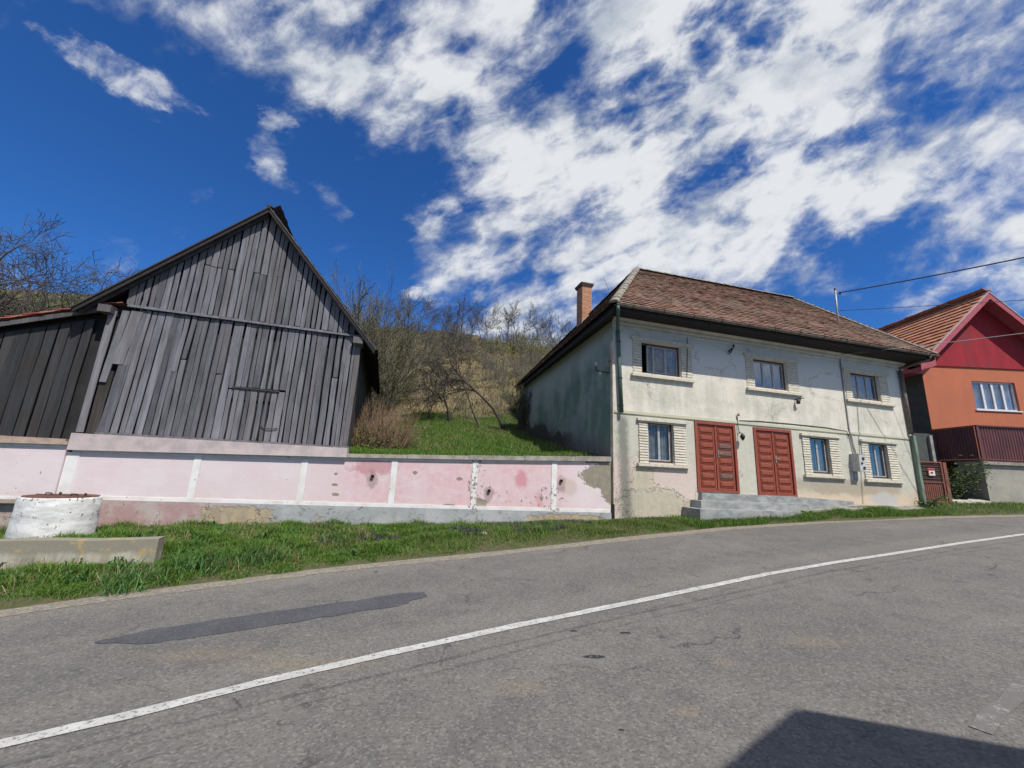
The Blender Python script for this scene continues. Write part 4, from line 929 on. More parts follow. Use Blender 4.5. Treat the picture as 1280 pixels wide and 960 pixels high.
# mouldings
mb = MB(); mb.prism([(0, 0)], 0, 0) if False else None
prof = [(-.018, 6.0), (-.05, 6.03), (-.05, 6.10), (-.09, 6.14), (-.09, 6.20), (-.16, 6.26), (-.16, 6.30), (-.018, 6.30)]
k = len(mb.V); mb.V += [(-.04, n, z) for n, z in prof] + [(L_ + .1, n, z) for n, z in prof]
for i in range(len(prof)): j = (i + 1) % len(prof); mb.Fc.append((k + i, k + j, k + 8 + j, k + 8 + i))
mb.Fc.append(tuple(range(k, k + 8))[::-1]); mb.Fc.append(tuple(range(k + 8, k + 16)))
mb.build('cornice', simple('cornice_render', (0.60, 0.60, 0.58), (0.48, 0.48, 0.45), 3, 0.3), house)
mb = MB(); mb.box(.02, L_, -.032, -.0185, 3.42, 3.50); mb.build('belt_course', simple('belt_render', (0.52, 0.50, 0.36), (0.46, 0.46, 0.36), 3, 0.3), house)
mb = MB(); mb.hexa([(-.03, -.02, .9), (-.002, -.02, .9), (-.002, .13, .9), (-.03, .13, .9), (-.03, -.02, 5.55), (-.002, -.02, 5.55), (-.002, .10, 5.55), (-.03, .10, 5.55)])
mb.build('corner_strip', simple('corner_strip', (0.62, 0.58, 0.50), (0.50, 0.33, 0.2), 3.0, 0.3), house)
# windows
for wi, (u0, u1, z0, z1, la, lb, lz, sa_, sb, sz, np_) in enumerate(WIN):
    mb = MB(); g = .055; n0, n1 = .07, .14
    mb.box(u0, u1, n0, n1, z1 - g, z1); mb.box(u0, u1, n0, n1, z0, z0 + g); mb.box(u0, u0 + g, n0, n1, z0 + g, z1 - g); mb.box(u1 - g, u1, n0, n1, z0 + g, z1 - g)
    wn = mb.build('window', M['brown_frame'], house)
    a0, a1, b0, b1 = u0 + g, u1 - g, z0 + g, z1 - g; wd = (a1 - a0) / np_
    for i in range(np_):
        c0, c1 = a0 + i * wd, a0 + (i + 1) * wd
        sh = MB(); f = .035
        yy0, yy1 = .085, .125
        if wi == 0 and i == 0: c0 += .20          # this casement is pushed aside
        for bx in ((c0, c1, b0, b0 + f), (c0, c1, b1 - f, b1), (c0, c0 + f, b0 + f, b1 - f), (c1 - f, c1, b0 + f, b1 - f)): sh.box(bx[0] + .002, bx[1] - .002, yy0, yy1, bx[2] + .001, bx[3] - .001)
        sh.build('casement', M['grey_frame'], wn)
        pn = MB(); pn.box(c0 + f, c1 - f, .10, .104, b0 + f, b1 - f); pn.build('pane', M['glass'], wn)
    # curtain in folds
    cu = MB(); N_ = 40
    s0 = a0 + (.24 if wi == 0 else .0); cs = []
    for i in range(N_ + 1):
        x = s0 + (a1 - s0) * i / N_; cs.append((x, .19 + .018 * math.sin(i * 1.35 + wi) + .008 * math.sin(i * .5)))
    for (xa, ya), (xb, yb_) in zip(cs[:-1], cs[1:]): cu.quad((xa, ya, b0 - .02), (xb, yb_, b0 - .02), (xb, yb_, b1), (xa, ya, b1))
    cu.build('curtain', M['curtain'], wn, smooth=True)
    # reveal-side trim: flat backing with raised cream bricks
    n0 = -.018 if z0 > 4 else 0.0
    L1 = MB(); L1.box(la, lb, n0 - .085, n0 - .001, lz - .07, lz); L1.box(la + .05, lb - .05, n0 - .05, n0 - .0012, lz - .115, lz - .0705); L1.build('lintel', M['cream_trim'], wn)
    S1 = MB(); S1.box(sa_, sb, n0 - .10, n0 - .001, sz, sz + .075); S1.box(sa_ + .04, sb - .04, n0 - .055, n0 - .0012, sz - .035, sz - .0005); S1.build('sill', M['cream_trim'], wn)
    zb0, zb1 = sz + .077, lz - .117; nrow = 12 if np_ == 3 else 15; ph = (zb1 - zb0) / nrow
    for c0, c1 in ((la + .06, u0 - .003), (u1 + .003, lb - .06)): MB().box(c0 + .01, c1, n0 - .012, n0 - .001, zb0, zb1).build('trim_backing', M['mortar'], wn)
    for c0, c1 in ((la + .06, u0 - .003), (u1 + .003, lb - .06)):
        me = None
        for r_ in range(nrow):
            x0, x1 = c0 + R.uniform(0, .012), c1 - R.uniform(0, .008); za = zb0 + r_ * ph + .010; zc_ = zb0 + (r_ + 1) * ph - .010; d = R.uniform(.017, .024) if z0 > 4 else R.uniform(.030, .042)
            b = MB(); b.hexa([(x0, n0 - d, za), (x1, n0 - d, za), (x1, n0 - .0125, za), (x0, n0 - .0125, za), (x0, n0 - d + .01, zc_), (x1, n0 - d + .01, zc_), (x1, n0 - .0125, zc_), (x0, n0 - .0125, zc_)])
            b.build('brick', M['cream_trim'], wn)
# doors
for di, (u0, u1, z0, z1) in enumerate(DOOR):
    mb = MB(); g = .085
    mb.box(u0, u0 + g, -.03, .12, z0 - .02, z1); mb.box(u1 - g, u1, -.03, .12, z0 - .04, z1); mb.box(u0 + g, u1 - g, -.03, .12, z1 - g, z1)
    mb.box(u0 + g, u1 - g, -.03, .12, z0 - .02, z0 + .03)
    dn = mb.build('door', M['door'], house)
    mid = (u0 + u1) / 2
    for li, (a, b) in enumerate(((u0 + g, mid - .003), (mid + .003, u1 - g))):
        lf = MB(); lf.box(a + .003, b - .003, .02, .07, z0 + .033, z1 - g - .003)
        if li: lf.box(a - .02, a + .03, -.005, .0195, z0 + .035, z1 - g - .005)
        lf.build('door_leaf', M['door'], dn)
        nr = 8; zz0, zz1 = z0 + .10, z1 - g - .07; ph = (zz1 - zz0) / nr
        for r_ in range(nr):
            xa, xb = a + .10, b - .09; za, zc_ = zz0 + r_ * ph + .035, zz0 + (r_ + 1) * ph - .035
            p = MB(); p.hexa([(xa, .0195, za), (xb, .0195, za), (xb, .0195, zc_), (xa, .0195, zc_), (xa + .03, -.012, za + .03), (xb - .03, -.012, za + .03), (xb - .03, -.012, zc_ - .03), (xa + .03, -.012, zc_ - .03)])
            p.Fc = [tuple(reversed(f)) for f in p.Fc]
            worn = di == 0 and li == 1 and r_ in (4, 5, 1)
            fr = MB()  # moulding round the panel
            t_ = .016
            for q in ((xa - t_, xb + t_, za - t_, za), (xa - t_, xb + t_, zc_, zc_ + t_), (xa - t_, xa, za, zc_), (xb, xb + t_, za, zc_)): p.box(q[0], q[1], .004, .0196, q[2], q[3])
            p.build('door_panel', M['door_worn'] if worn else M['door'], dn)
    h = MB(); hx = mid + .05 if di == 0 else mid + .04
    h.box(hx - .018, hx + .018, -.028, -.0055, z0 + 1.0, z0 + 1.22); h.tube([(hx, -.028, z0 + 1.12), (hx, -.065, z0 + 1.12), (hx + .09, -.07, z0 + 1.12)], .009, 6); h.build('handle', M['zinc'], dn)
# steps in front of the doors, running out into the rising ground
for ua, ub, dp, za, zt in ((2.15, 7.3, .74, .2, .88), (2.46, 7.9, .43, .2, 1.085), (2.74, 8.3, .15, .2, 1.285)):
    mb = MB(); um = ua + (ub - ua) * .62; dq_ = dp * .35; zq = zt - .10
    mb.hexa([(ua, -dp, za), (um, -dp, za), (um, -.002, za), (ua, -.002, za), (ua + .01, -dp + .012, zt), (um, -dp + .012, zt - .01), (um, -.002, zt - .01), (ua + .01, -.002, zt)]); mb.hexa([(um + .001, -dp, za), (ub + .5, -dq_, za), (ub + .5, -.002, za), (um + .001, -.002, za), (um + .001, -dp + .012, zt - .01), (ub + .5, -dq_ + .012, zq), (ub + .5, -.002, zq), (um + .001, -.002, zt - .01)]); mb.build('step', M['step_dark'], house)
# roof
RA, RB, RC_, RD = (-.45, -.85, 6.33), (12.62, -.85, 6.47), (10.35, 2.5, 9.65), (2.5, 2.5, 9.55)
RL, RR = (-.22, 9.4, 5.88), (12.6, 9.6, 6.3)
def lower(p, d): return (p[0], p[1], p[2] - d)
mb = MB(); T = .05
for f in ((RA, RB, RC_, RD), (RL, RA, RD), (RB, RR, RC_), (RR, RL, RD, RC_)): mb.poly([lower(p, .03) for p in f]); mb.poly([lower(p, .03 + T) for p in reversed(f)])
roof = mb.build('roof', M['tar_board'], house)
cm = roof_tiles(RA, RB, RD, RC_, .155, .175, random.Random(1)); tl = cm.build('roof_tiles', M['old_tile'], roof); tl['kind'] = 'stuff'
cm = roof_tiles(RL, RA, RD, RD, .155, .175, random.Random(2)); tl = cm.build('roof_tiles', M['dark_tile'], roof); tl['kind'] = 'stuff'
cm = roof_tiles(RB, RR, RC_, RC_, .155, .175, random.Random(4)); tl = cm.build('roof_tiles', M['old_tile'], roof); tl['kind'] = 'stuff'
half_caps(lower(RA, -.03), lower(RD, -.03), .13, .38, 'hip_tile', M['hip_cement'], roof, R, squash=.6)
half_caps(lower(RD, -.03), lower(RC_, -.03), .12, .40, 'ridge_tile', M['hip_cement'], roof, R, squash=.6)
half_caps(lower(RB, -.02), lower(RC_, -.02), .11, .40, 'hip_tile', M['hip_cement'], roof, R, squash=.6)
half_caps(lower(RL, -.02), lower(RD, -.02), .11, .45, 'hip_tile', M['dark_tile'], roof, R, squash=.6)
# eaves: boards under the overhang, fascia
mb = MB()
for i in range(5):
    n0 = -.80 + i * .155; mb.box(-.40, 12.5, n0, n0 + .145, 6.315 - .03 - .02, 6.315 - .03)
mb.build('soffit', M['tar_board'], house)
mb = MB(); mb.hexa([(-.42, -.84, 6.15), (12.56, -.84, 6.27), (12.56, -.80, 6.27), (-.42, -.80, 6.15), (-.42, -.84, 6.30), (12.56, -.84, 6.44), (12.56, -.80, 6.44), (-.42, -.80, 6.30)]); mb.build('fascia', M['tar_board'], house)
mb = MB(); mb.hexa([(-.42, -.79, 6.10), (-.38, -.79, 6.10), (-.16, 9.35, 5.66), (-.20, 9.35, 5.66), (-.42, -.79, 6.30), (-.38, -.79, 6.30), (-.16, 9.35, 5.84), (-.20, 9.35, 5.84)])
mb.quad((-.38, -.79, 6.15), (0, -.02, 6.2), (0, 9.35, 5.75), (-.16, 9.35, 5.7)); mb.build('side_eave', M['tar_board'], house)
mb = MB(); mb.hexa([(12.5, -.79, 6.24), (12.54, -.79, 6.24), (12.54, 9.4, 6.15), (12.5, 9.4, 6.15), (12.5, -.79, 6.44), (12.54, -.79, 6.44), (12.54, 9.4, 6.3), (12.5, 9.4, 6.3)]); mb.quad((L_, -.02, 6.27), (12.5, -.79, 6.3), (12.5, 9.4, 6.2), (L_, 9.4, 6.2)); mb.build('side_eave', M['tar_board'], house)
for i in range(9):   # rafter feet showing under the right corner
    mb = MB(); y_ = -.4 + i * .9; mb.box(L_ + .02, 12.49, y_, y_ + .1, 6.12, 6.22); mb.build('rafter', M['tar_board'], house)
# half-round gutter with straps
gm = MB(); gn = 7
for x0, x1, zz0, zz1 in ((-.42, 12.6, 6.30, 6.42),):
    k = len(gm.V)
    for x, z in ((x0, zz0), (x1, zz1)):
        for r_ in (.068, .060):
            for j in range(gn): an = math.pi * (1 + j / (gn - 1)); gm.V.append((x, -.915 + r_ * math.cos(an), z + r_ * math.sin(an)))
    for j in range(gn - 1):
        gm.Fc.append((k + j, k + 2 * gn + j, k + 2 * gn + j + 1, k + j + 1)); gm.Fc.append((k + gn + j + 1, k + 3 * gn + j + 1, k + 3 * gn + j, k + gn + j))
    gm.Fc.append((k, k + gn, k + 3 * gn, k + 2 * gn)); gm.Fc.append((k + gn - 1, k + 3 * gn - 1, k + 4 * gn - 1, k + 2 * gn - 1))
gutter = gm.build('gutter', M['gutter'], house)
for i in range(13):
    x = .1 + i * 1.0; z = 6.30 + .12 * (x / 13); b = MB(); pts = [(x, -.915 + .073 * math.cos(math.pi * (1 + j / 6)), z + .073 * math.sin(math.pi * (1 + j / 6))) for j in range(7)]
    b.tube([(x, -.80, z + .05)] + pts[::-1] + [(x, -.99, z + .05)], .009, 4); b.build('gutter_strap', M['black_metal'], gutter)
mb = MB(); mb.tube([(-.36, -.915, 6.26), (-.35, -.90, 6.14), (.10, -.12, 5.92), (.11, -.10, 5.75)], .05, 10); mb.tube([(.11, -.10, 5.85), (.15, -.10, 4.8), (.20, -.10, 3.42)], .058, 12)
dp = mb.build('downpipe', M['green_pipe'], house, smooth=True)
for zz in (5.5, 4.4, 3.6): b = MB(); b.tube([(.12 + (5.8 - zz) * .035, -.10, zz), (.12 + (5.8 - zz) * .035, -.10, zz + .035)], .066, 12); b.tube([(.13, -.1, zz + .015), (.13, .0, zz + .015)], .01, 4); b.build('pipe_clip', M['black_metal'], dp)
mb = MB(); mb.tube([(12.2, -.915, 6.38), (12.2, -.88, 6.25), (11.93, -.10, 6.05), (11.93, -.10, 5.9)], .05, 10); mb.tube([(11.93, -.10, 5.95), (11.98, -.10, 3.6)], .065, 12); mb.build('downpipe', M['gutter'], house, smooth=True)
mb = MB(); mb.box(12.0, 12.13, -.13, -.02, 1.0, 3.56); mb.box(12.02, 12.11, -.132, -.1305, 1.0, 3.54); dq = mb.build('downpipe', M['mossy_pipe'], house)
# chimney on the hip
ch = MB(); cx, cy = 1.46, 4.95
core = MB(); core.box(cx - .22, cx + .22, cy - .27, cy + .27, 7.4, 9.68)
chim = core.build('chimney', M['chim_mortar'], house)
for r_ in range(28):
    z = 7.5 + r_ * .078; o = (r_ % 2) * .5
    for side in range(4):
        half = .22 if side in (0, 2) else .27; n_ = 2 if side in (0, 2) else 2.5; bw = 2 * half / n_; 
        i = -o
        while i < n_ - .01:
            a, b = max(-half, -half + i * bw) + .005, min(half, -half + (i + 1) * bw) - .005; i += 1
            if b - a < .03: continue
            d = .008 + R.uniform(0, .003); dpt = .27 if side in (0, 2) else .22
            if side == 0: ch.box(cx + a, cx + b, cy - dpt - d, cy - dpt, z, z + .066)
            elif side == 2: ch.box(cx + a, cx + b, cy + dpt, cy + dpt + d, z, z + .066)
            elif side == 1: ch.box(cx + dpt, cx + dpt + d, cy + a, cy + b, z, z + .066)
            else: ch.box(cx - dpt - d, cx - dpt, cy + a, cy + b, z, z + .066)
cb = ch.build('bricks', M['brick'], chim); cb['kind'] = 'stuff'
mb = MB(); mb.box(cx - .27, cx + .27, cy - .32, cy + .32, 9.682, 9.75); mb.box(cx - .30, cx + .30, cy - .35, cy + .35, 9.752, 9.82); mb.box(cx - .1, cx + .1, cy - .12, cy + .12, 9.8205, 9.85); mb.build('cap', M['chim_cap'], chim)
mb = MB(); mb.hexa([(cx - .28, cy - .33, 7.9), (cx + .28, cy - .33, 8.35), (cx + .28, cy + .3, 8.2), (cx - .28, cy + .3, 7.8), (cx - .24, cy - .29, 8.02), (cx + .24, cy - .29, 8.52), (cx + .24, cy + .28, 8.3), (cx - .24, cy + .28, 7.9)]); mb.build('flashing', M['hip_cement'], chim)
# meter box, cables, lamps, insulators
mb = MB(); mb.box(8.93, 9.20, -.29, -.001, 2.16, 2.72); mb.box(8.915, 9.215, -.30, -.0012, 2.7205, 2.735); mbx = mb.build('meter_box', M['box_grey'], house)
for dz_, r_ in ((.43, .045), (.27, .032), (.12, .045)):
    b = MB(); b.tube([(9.06 + (.05 if dz_ != .27 else -.03), -.29, 2.16 + dz_), (9.06 + (.05 if dz_ != .27 else -.03), -.315, 2.16 + dz_)], r_, 10); b.build('dial', M['black_metal'], mbx)
mb = MB(); mb.box(9.0, 9.17, -.03, -.001, 1.87, 2.155); mb.build('box_shade_plate', M['zinc'], house)  # grey plate standing in for the shadow under the meter box
def cable(pts, r, mat, nm='cable'): b = MB(); b.tube(pts, r, 5); return b.build(nm, mat, house)
cable([(9.02, -.05, 6.1), (9.02, -.04, 3.6), (9.06, -.04, 3.2), (9.12, -.05, 2.75)], .022, M['grey_cable'])
cable([(9.10, -.03, 3.45), (9.13, -.03, 3.1), (9.19, -.05, 2.75)], .016, M['grey_cable'])
cable([(4.38, -.03, 3.52), (5.2, -.03, 3.56), (6.5, -.03, 3.57), (8.0, -.03, 3.56), (8.9, -.03, 3.50), (8.98, -.03, 3.3)], .013, M['cable'])
cable([(4.33, -.03, 3.62), (4.31, -.035, 3.4), (4.33, -.06, 3.12)], .012, M['cable'])
cable([(2.62, -.03, 6.28), (2.60, -.04, 5.9), (2.56, -.05, 5.4), (2.50, -.06, 4.7)], .009, M['cable'])
for (u, z) in ((4.33, 3.04), ):
    b = MB(); b.tube([(u, -.01, z + .08), (u, -.10, z + .09), (u + .01, -.16, z + .05)], .012, 6); b.tube([(u + .01, -.16, z + .05), (u + .01, -.16, z - .02), (u + .01, -.16, z - .10)], [.03, .075, .05], 10); b.tube([(u + .01, -.16, z - .10), (u + .01, -.16, z - .15)], [.045, .02], 8); b.build('wall_lamp', M['black_metal'], house, smooth=True)
b = MB(); b.tube([(6.76, -.02, 4.40), (6.80, -.16, 4.42), (6.88, -.26, 4.44)], .016, 6); b.tube([(6.76, -.13, 4.44), (6.76, -.13, 4.33), (6.76, -.13, 4.25)], [.02, .06, .055], 10); b.build('wall_lamp', M['black_metal'], house, smooth=True)
b = MB(); b.tube([(4.33, -.02, 3.66), (4.33, -.08, 3.70)], .012, 6); b.tube([(4.33, -.08, 3.66), (4.33, -.08, 3.71), (4.33, -.08, 3.75)], [.03, .035, .02], 8); b.build('insulator', M['ceramic'], house, smooth=True)
for (u, z) in ((4.15, 5.66), (4.24, 5.72), (4.33, 5.86)):
    b = MB(); b.tube([(u, -.01, z), (u, -.07, z), (u, -.09, z + .07)], .012, 6); b.tube([(u, -.09, z + .05), (u, -.09, z + .09), (u, -.09, z + .13)], [.028, .034, .018], 8); b.build('insulator', M['black_metal'], house, smooth=True)
b = MB(); b.tube([(-.01, .18, 4.62), (-.12, .2, 4.62), (-.42, .25, 4.66)], .018, 6); b.tube([(-.42, .25, 4.66), (-.42, .25, 4.78)], .018, 6)
b.tube([(-.3, .23, 4.66), (-.3, .23, 4.56)], .018, 6); br_ = b.build('service_bracket', M['black_metal'], house, smooth=True)
for q in ((-.42, .25, 4.80), (-.3, .23, 4.52), (-.08, .15, 4.75), (-.05, .1, 4.92)):
    b = MB(); b.tube([q, (q[0], q[1], q[2] + .06), (q[0], q[1], q[2] + .11)], [.035, .05, .025], 8); b.build('insulator', M['ceramic'] if q[0] > -.2 else M['box_grey'], br_, smooth=True)
# mast through the roof
mb = MB(); mb.tube([(9.76, .36, 7.2), (9.80, .36, 8.2), (9.84, .36, 9.08)], .032, 8); mst = mb.build('roof_mast', M['zinc'], house, smooth=True)
b = MB(); b.tube([(9.84, .36, 9.06), (9.84, .36, 9.13)], [.045, .03], 8); b.tube([(9.83, .36, 8.9), (9.98, .30, 8.92)], .014, 5); b.tube([(9.98, .30, 8.86), (9.98, .30, 8.97)], .03, 8); b.build('mast_head', M['black_metal'], mst)
mb = MB(); mb.hexa([(9.62, .2, 7.30), (9.92, .2, 7.30), (9.92, .52, 7.60), (9.62, .52, 7.60), (9.66, .24, 7.40), (9.88, .24, 7.40), (9.88, .5, 7.66), (9.66, .5, 7.66)]); mb.build('flashing', M['black_metal'], mst)
# bird wire near the left hip
b = MB(); b.tube([(1.9, 3.6, 9.1), (1.55, 3.4, 9.55)], .008, 4); b.build('antenna_wire', M['zinc'], house)

# ------------------------------------------------------------ overhead cables
def hw(u, n, z): c, s_ = math.cos(math.atan(.28)), math.sin(math.atan(.28)); return Vector((2.924 + u * c - n * s_, 11.5 + u * s_ + n * c, z))
def sag_wire(a, b, sag, r, mat, label):
    pts = []
    for i in range(25): t = i / 24; p = a.lerp(b, t); p.z -= sag * 4 * t * (1 - t); pts.append(p)
    mb = MB(); mb.tube(pts, r, 5); o = mb.build('overhead_cable', mat); tag(o, label, 'cable'); return o
a = hw(9.98, .30, 8.94); b0 = Vector((14.4, 10.5, 8.47)); sag_wire(a, a + (b0 - a) * 3.0, .25, .022, M['cable'], 'thick black cable rising right from the top of the roof mast')
a = hw(9.84, .36, 8.2); b0 = Vector((16.2, 12, 7.8)); sag_wire(a, a + (b0 - a) * 3.0, .1, .010, M['cable'], 'thin dark cable running right from the middle of the roof mast')
a = hw(8.98, -.12, 6.22); b0 = Vector((16.0, 12, 6.71)); sag_wire(a, a + (b0 - a) * 2.6, .12, .012, M['grey_cable'], 'pale cable crossing in front of the crimson gable')

# ------------------------------------------------------------ pink boundary wall
ww = empty('boundary_wall', (2.7988, 11.35, 0), math.atan(.22), 'long pink rendered wall with white bands along the verge', 'wall', bz=0)
TU = [-30, -12.2, -9.93, -6.78, -3.61, 0]; TZ = [1.35, 1.68, 1.71, 1.79, 1.89, 2.03]
def wt(u): return float(np.interp(u, TU, TZ))
pil = [-12.17, -9.88, -7.70, -5.69, -3.72, -1.62]
core = MB(); core.hexa([(-12.2, .012, -.4), (0, .012, -.4), (0, .38, -.4), (-12.2, .38, -.4), (-12.2, .012, wt(-12.2)), (0, .012, wt(0)), (0, .38, wt(0)), (-12.2, .38, wt(-12.2))])
core.build('wall_core', M['concrete'], ww)
ed = pil + [-.01]
for a, b in zip(ed[:-1], ed[1:]):
    a_, b_ = a + .075, b - (.075 if b < -.1 else 0); mb = MB(); nn_ = 5
    for i in range(nn_):
        x0, x1 = a_ + (b_ - a_) * i / nn_, a_ + (b_ - a_) * (i + 1) / nn_
        mb.quad((x0, 0, .76), (x1, 0, .76), (x1, 0, wt(x1) - .05), (x0, 0, wt(x0) - .05))
    mb.quad((a_, .02, .76), (a_, 0, .76), (a_, 0, wt(a_) - .05), (a_, .02, wt(a_) - .05)); mb.build('wall_panel', M['pink'], ww)
for p in pil:
    w_ = .11 if p < -12 else .072; mb = MB(); mb.hexa([(p - w_, -.012, .762), (p + w_, -.012, .762), (p + w_, .011, .762), (p - w_, .011, .762), (p - w_, -.012, wt(p - w_) - .052), (p + w_, -.012, wt(p + w_) - .052), (p + w_, .011, wt(p + w_) - .052), (p - w_, .011, wt(p - w_) - .052)])
    mb.build('pilaster', M['pilaster'], ww)
mb = MB(); mb.box(-12.2, -.03, -.014, .0115, .685, .761); mb.build('white_band', M['pilaster'], ww)
for a, b in zip(TU[1:-1], TU[2:]):
    if b > -.5: b = -.75
    mb = MB(); mb.hexa([(a, -.013, wt(a) - .051), (b, -.013, wt(b) - .051), (b, .0115, wt(b) - .051), (a, .0115, wt(a) - .051), (a, -.013, wt(a) + .001), (b, -.013, wt(b) + .001), (b, .0115, wt(b) + .001), (a, .0115, wt(a) + .001)]); mb.build('white_band', M['pilaster'], ww)
mb = MB(); nn_ = 12
for i in range(nn_):
    x0, x1 = -12.2 + 12.2 * i / nn_, -12.2 + 12.2 * (i + 1) / nn_; mb.quad((x0, -.03, -.4), (x1, -.03, -.4), (x1, -.018, .684), (x0, -.018, .684))
mb.quad((-12.2, -.018, .684), (0, -.018, .684), (0, .011, .684), (-12.2, .011, .684)); mb.build('plinth', M['plinth'], ww)
# coping, in cast lengths
cuts = [-6.85, -5.4, -3.9, -2.45, -1.05, -.01]
for a, b in zip(cuts[:-1], cuts[1:]):
    za, zb_ = wt(a) + .003, wt(b) + .003; h0 = .085 + .05 * (a + 7) / 7; mb = MB(); j = R.uniform(-.006, .006)
    mb.hexa([(a + .004, -.07 + j, za), (b - .004, -.07 + j, zb_), (b - .004, .45, zb_), (a + .004, .45, za), (a + .004, -.06 + j, za + h0), (b - .004, -.06 + j, zb_ + h0), (b - .004, .45, zb_ + h0 + .02), (a + .004, .45, za + h0 + .02)])
    mb.build('coping', M['coping'], ww)
# left part, set a little forward, ochre coping, and a step under it
mb = MB(); mb.hexa([(-30, -.05, .66), (-12.29, -.05, .66), (-12.29, .34, .66), (-30, .34, .66), (-30, -.05, 1.4), (-12.29, -.05, 1.76), (-12.29, .34, 1.76), (-30, .34, 1.4)]); mb.build('wall_panel', M['pink'], ww)
mb = MB(); mb.box(-30, -12.31, .06, .34, -1.2, .645); mb.build('plinth', M['plinth'], ww)
mb = MB(); mb.box(-30, -12.28, -.062, .30, .58, .655); mb.build('ledge', M['coping_left'], ww)
mb = MB(); mb.box(-30, -12.285, -.064, -.0505, .656, .71); mb.build('white_band', M['pilaster'], ww)
mb = MB(); mb.hexa([(-30, -.12, 1.41), (-12.26, -.12, 1.77), (-12.26, .45, 1.77), (-30, .45, 1.41), (-30, -.11, 1.47), (-12.26, -.11, 1.835), (-12.26, .45, 1.86), (-30, .45, 1.48)]); mb.build('coping', M['coping_left'], ww)
mb = MB(); mb.hexa([(-30, -.07, 1.355), (-12.28, -.07, 1.715), (-12.28, -.0505, 1.715), (-30, -.0505, 1.355), (-30, -.07, 1.405), (-12.28, -.07, 1.765), (-12.28, -.0505, 1.765), (-30, -.0505, 1.405)]); mb.build('white_band', M['pilaster'], ww)
for u, z in ((-6.17, 1.38), (-3.34, 1.14), (-1.43, 1.46)):
    mb = MB(); n_ = 10
    ring = lambda r, y: [(u + r * math.cos(2 * math.pi * j / n_), y, z + r * math.sin(2 * math.pi * j / n_)) for j in range(n_)]
    k = len(mb.V); mb.V += ring(.042, .01) + ring(.042, -.05) + ring(.032, -.05) + ring(.032, .009)
    for q in range(3):
        for j in range(n_): mb.Fc.append((k + q * n_ + j, k + q * n_ + (j + 1) % n_, k + (q + 1) * n_ + (j + 1) % n_, k + (q + 1) * n_ + j))
    p = mb.build('drain_pipe', M['rust'], ww); c_ = MB(); c_.poly(ring(.032, -.004)); c_.build('pipe_mouth', M['dark_inside'], p)  # near-black disc stands in for the shade inside the pipe

# ------------------------------------------------------------ barn
KB = .915
bo = Vector((-10.0369 * KB, 9.6 * KB, 1.6 + (2.05 - 1.6) * KB))
barn = empty('barn', bo, math.atan(.30), 'big grey weathered plank barn with a steep dark gable roof', 'barn', bz=2.05); barn.scale = (KB, KB, KB)
AP, ZA = 3.06, 8.58                     # apex
def roof_z(u): return ZA - 0.99 * (AP - u) if u < AP else ZA - 1.145 * (u - AP)
# ledge of concrete the barn stands on, over the pink wall
mb = MB(); mb.hexa([(-.02, -.17, 1.675), (5.93, -.64, 1.81), (5.93, 1.5, 1.81), (-.02, 1.5, 1.675), (-.02, -.155, 2.06), (5.93, -.62, 2.05), (5.93, 1.5, 2.05), (-.02, 1.5, 2.06)]); mb.build('foundation', M['barn_ledge'], barn)
mb = MB(); mb.box(.35, 5.92, -.06, .05, 2.052, 2.115); mb.build('sill_beam', M['beam'], barn)
# near-black sheet behind the boards, standing in for the unlit interior
mb = MB(); BD = 7.0
mb.poly([(.05, .16, 2.06), (5.85, .16, 2.06), (5.85, .16, 5.15), (AP, .16, ZA - .2), (.05, .16, 5.25)]); mb.build('dark_backing', M['dark_inside'], barn)
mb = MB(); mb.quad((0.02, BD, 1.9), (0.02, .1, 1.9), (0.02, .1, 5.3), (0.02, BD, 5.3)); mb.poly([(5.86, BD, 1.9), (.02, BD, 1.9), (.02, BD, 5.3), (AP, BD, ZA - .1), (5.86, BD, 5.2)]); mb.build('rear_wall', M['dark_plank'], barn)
R = random.Random(12)
def board(u0, u1, z0, z1a, z1b, n, mat, lean=0.0, t=.028, name='plank', parent=None, wav=.010):
    b = MB(); k = 4; jl = [R.uniform(-wav, wav) for _ in range(k + 1)]; jr = [R.uniform(-wav, wav) for _ in range(k + 1)]
    j0 = R.uniform(-.012, .012)
    for i in range(k + 1):
        f = i / k; sh = lean * f
        zl = z0 + j0 + (z1a - z0 - j0) * f; zr_ = z0 + j0 + (z1b - z0 - j0) * f
        b.V += [(u0 + sh + jl[i], n, zl), (u1 + sh + jr[i], n, zr_), (u1 + sh + jr[i], n + t, zr_), (u0 + sh + jl[i], n + t, zl)]
    for i in range(k):
        q = i * 4
        for s0, s1 in ((0, 1), (1, 2), (2, 3), (3, 0)): b.Fc.append((q + s0, q + s1, q + 4 + s1, q + 4 + s0))
    b.Fc.append((3, 2, 1, 0)); q = k * 4; b.Fc.append((q, q + 1, q + 2, q + 3))
    return b.build(name, mat, parent)
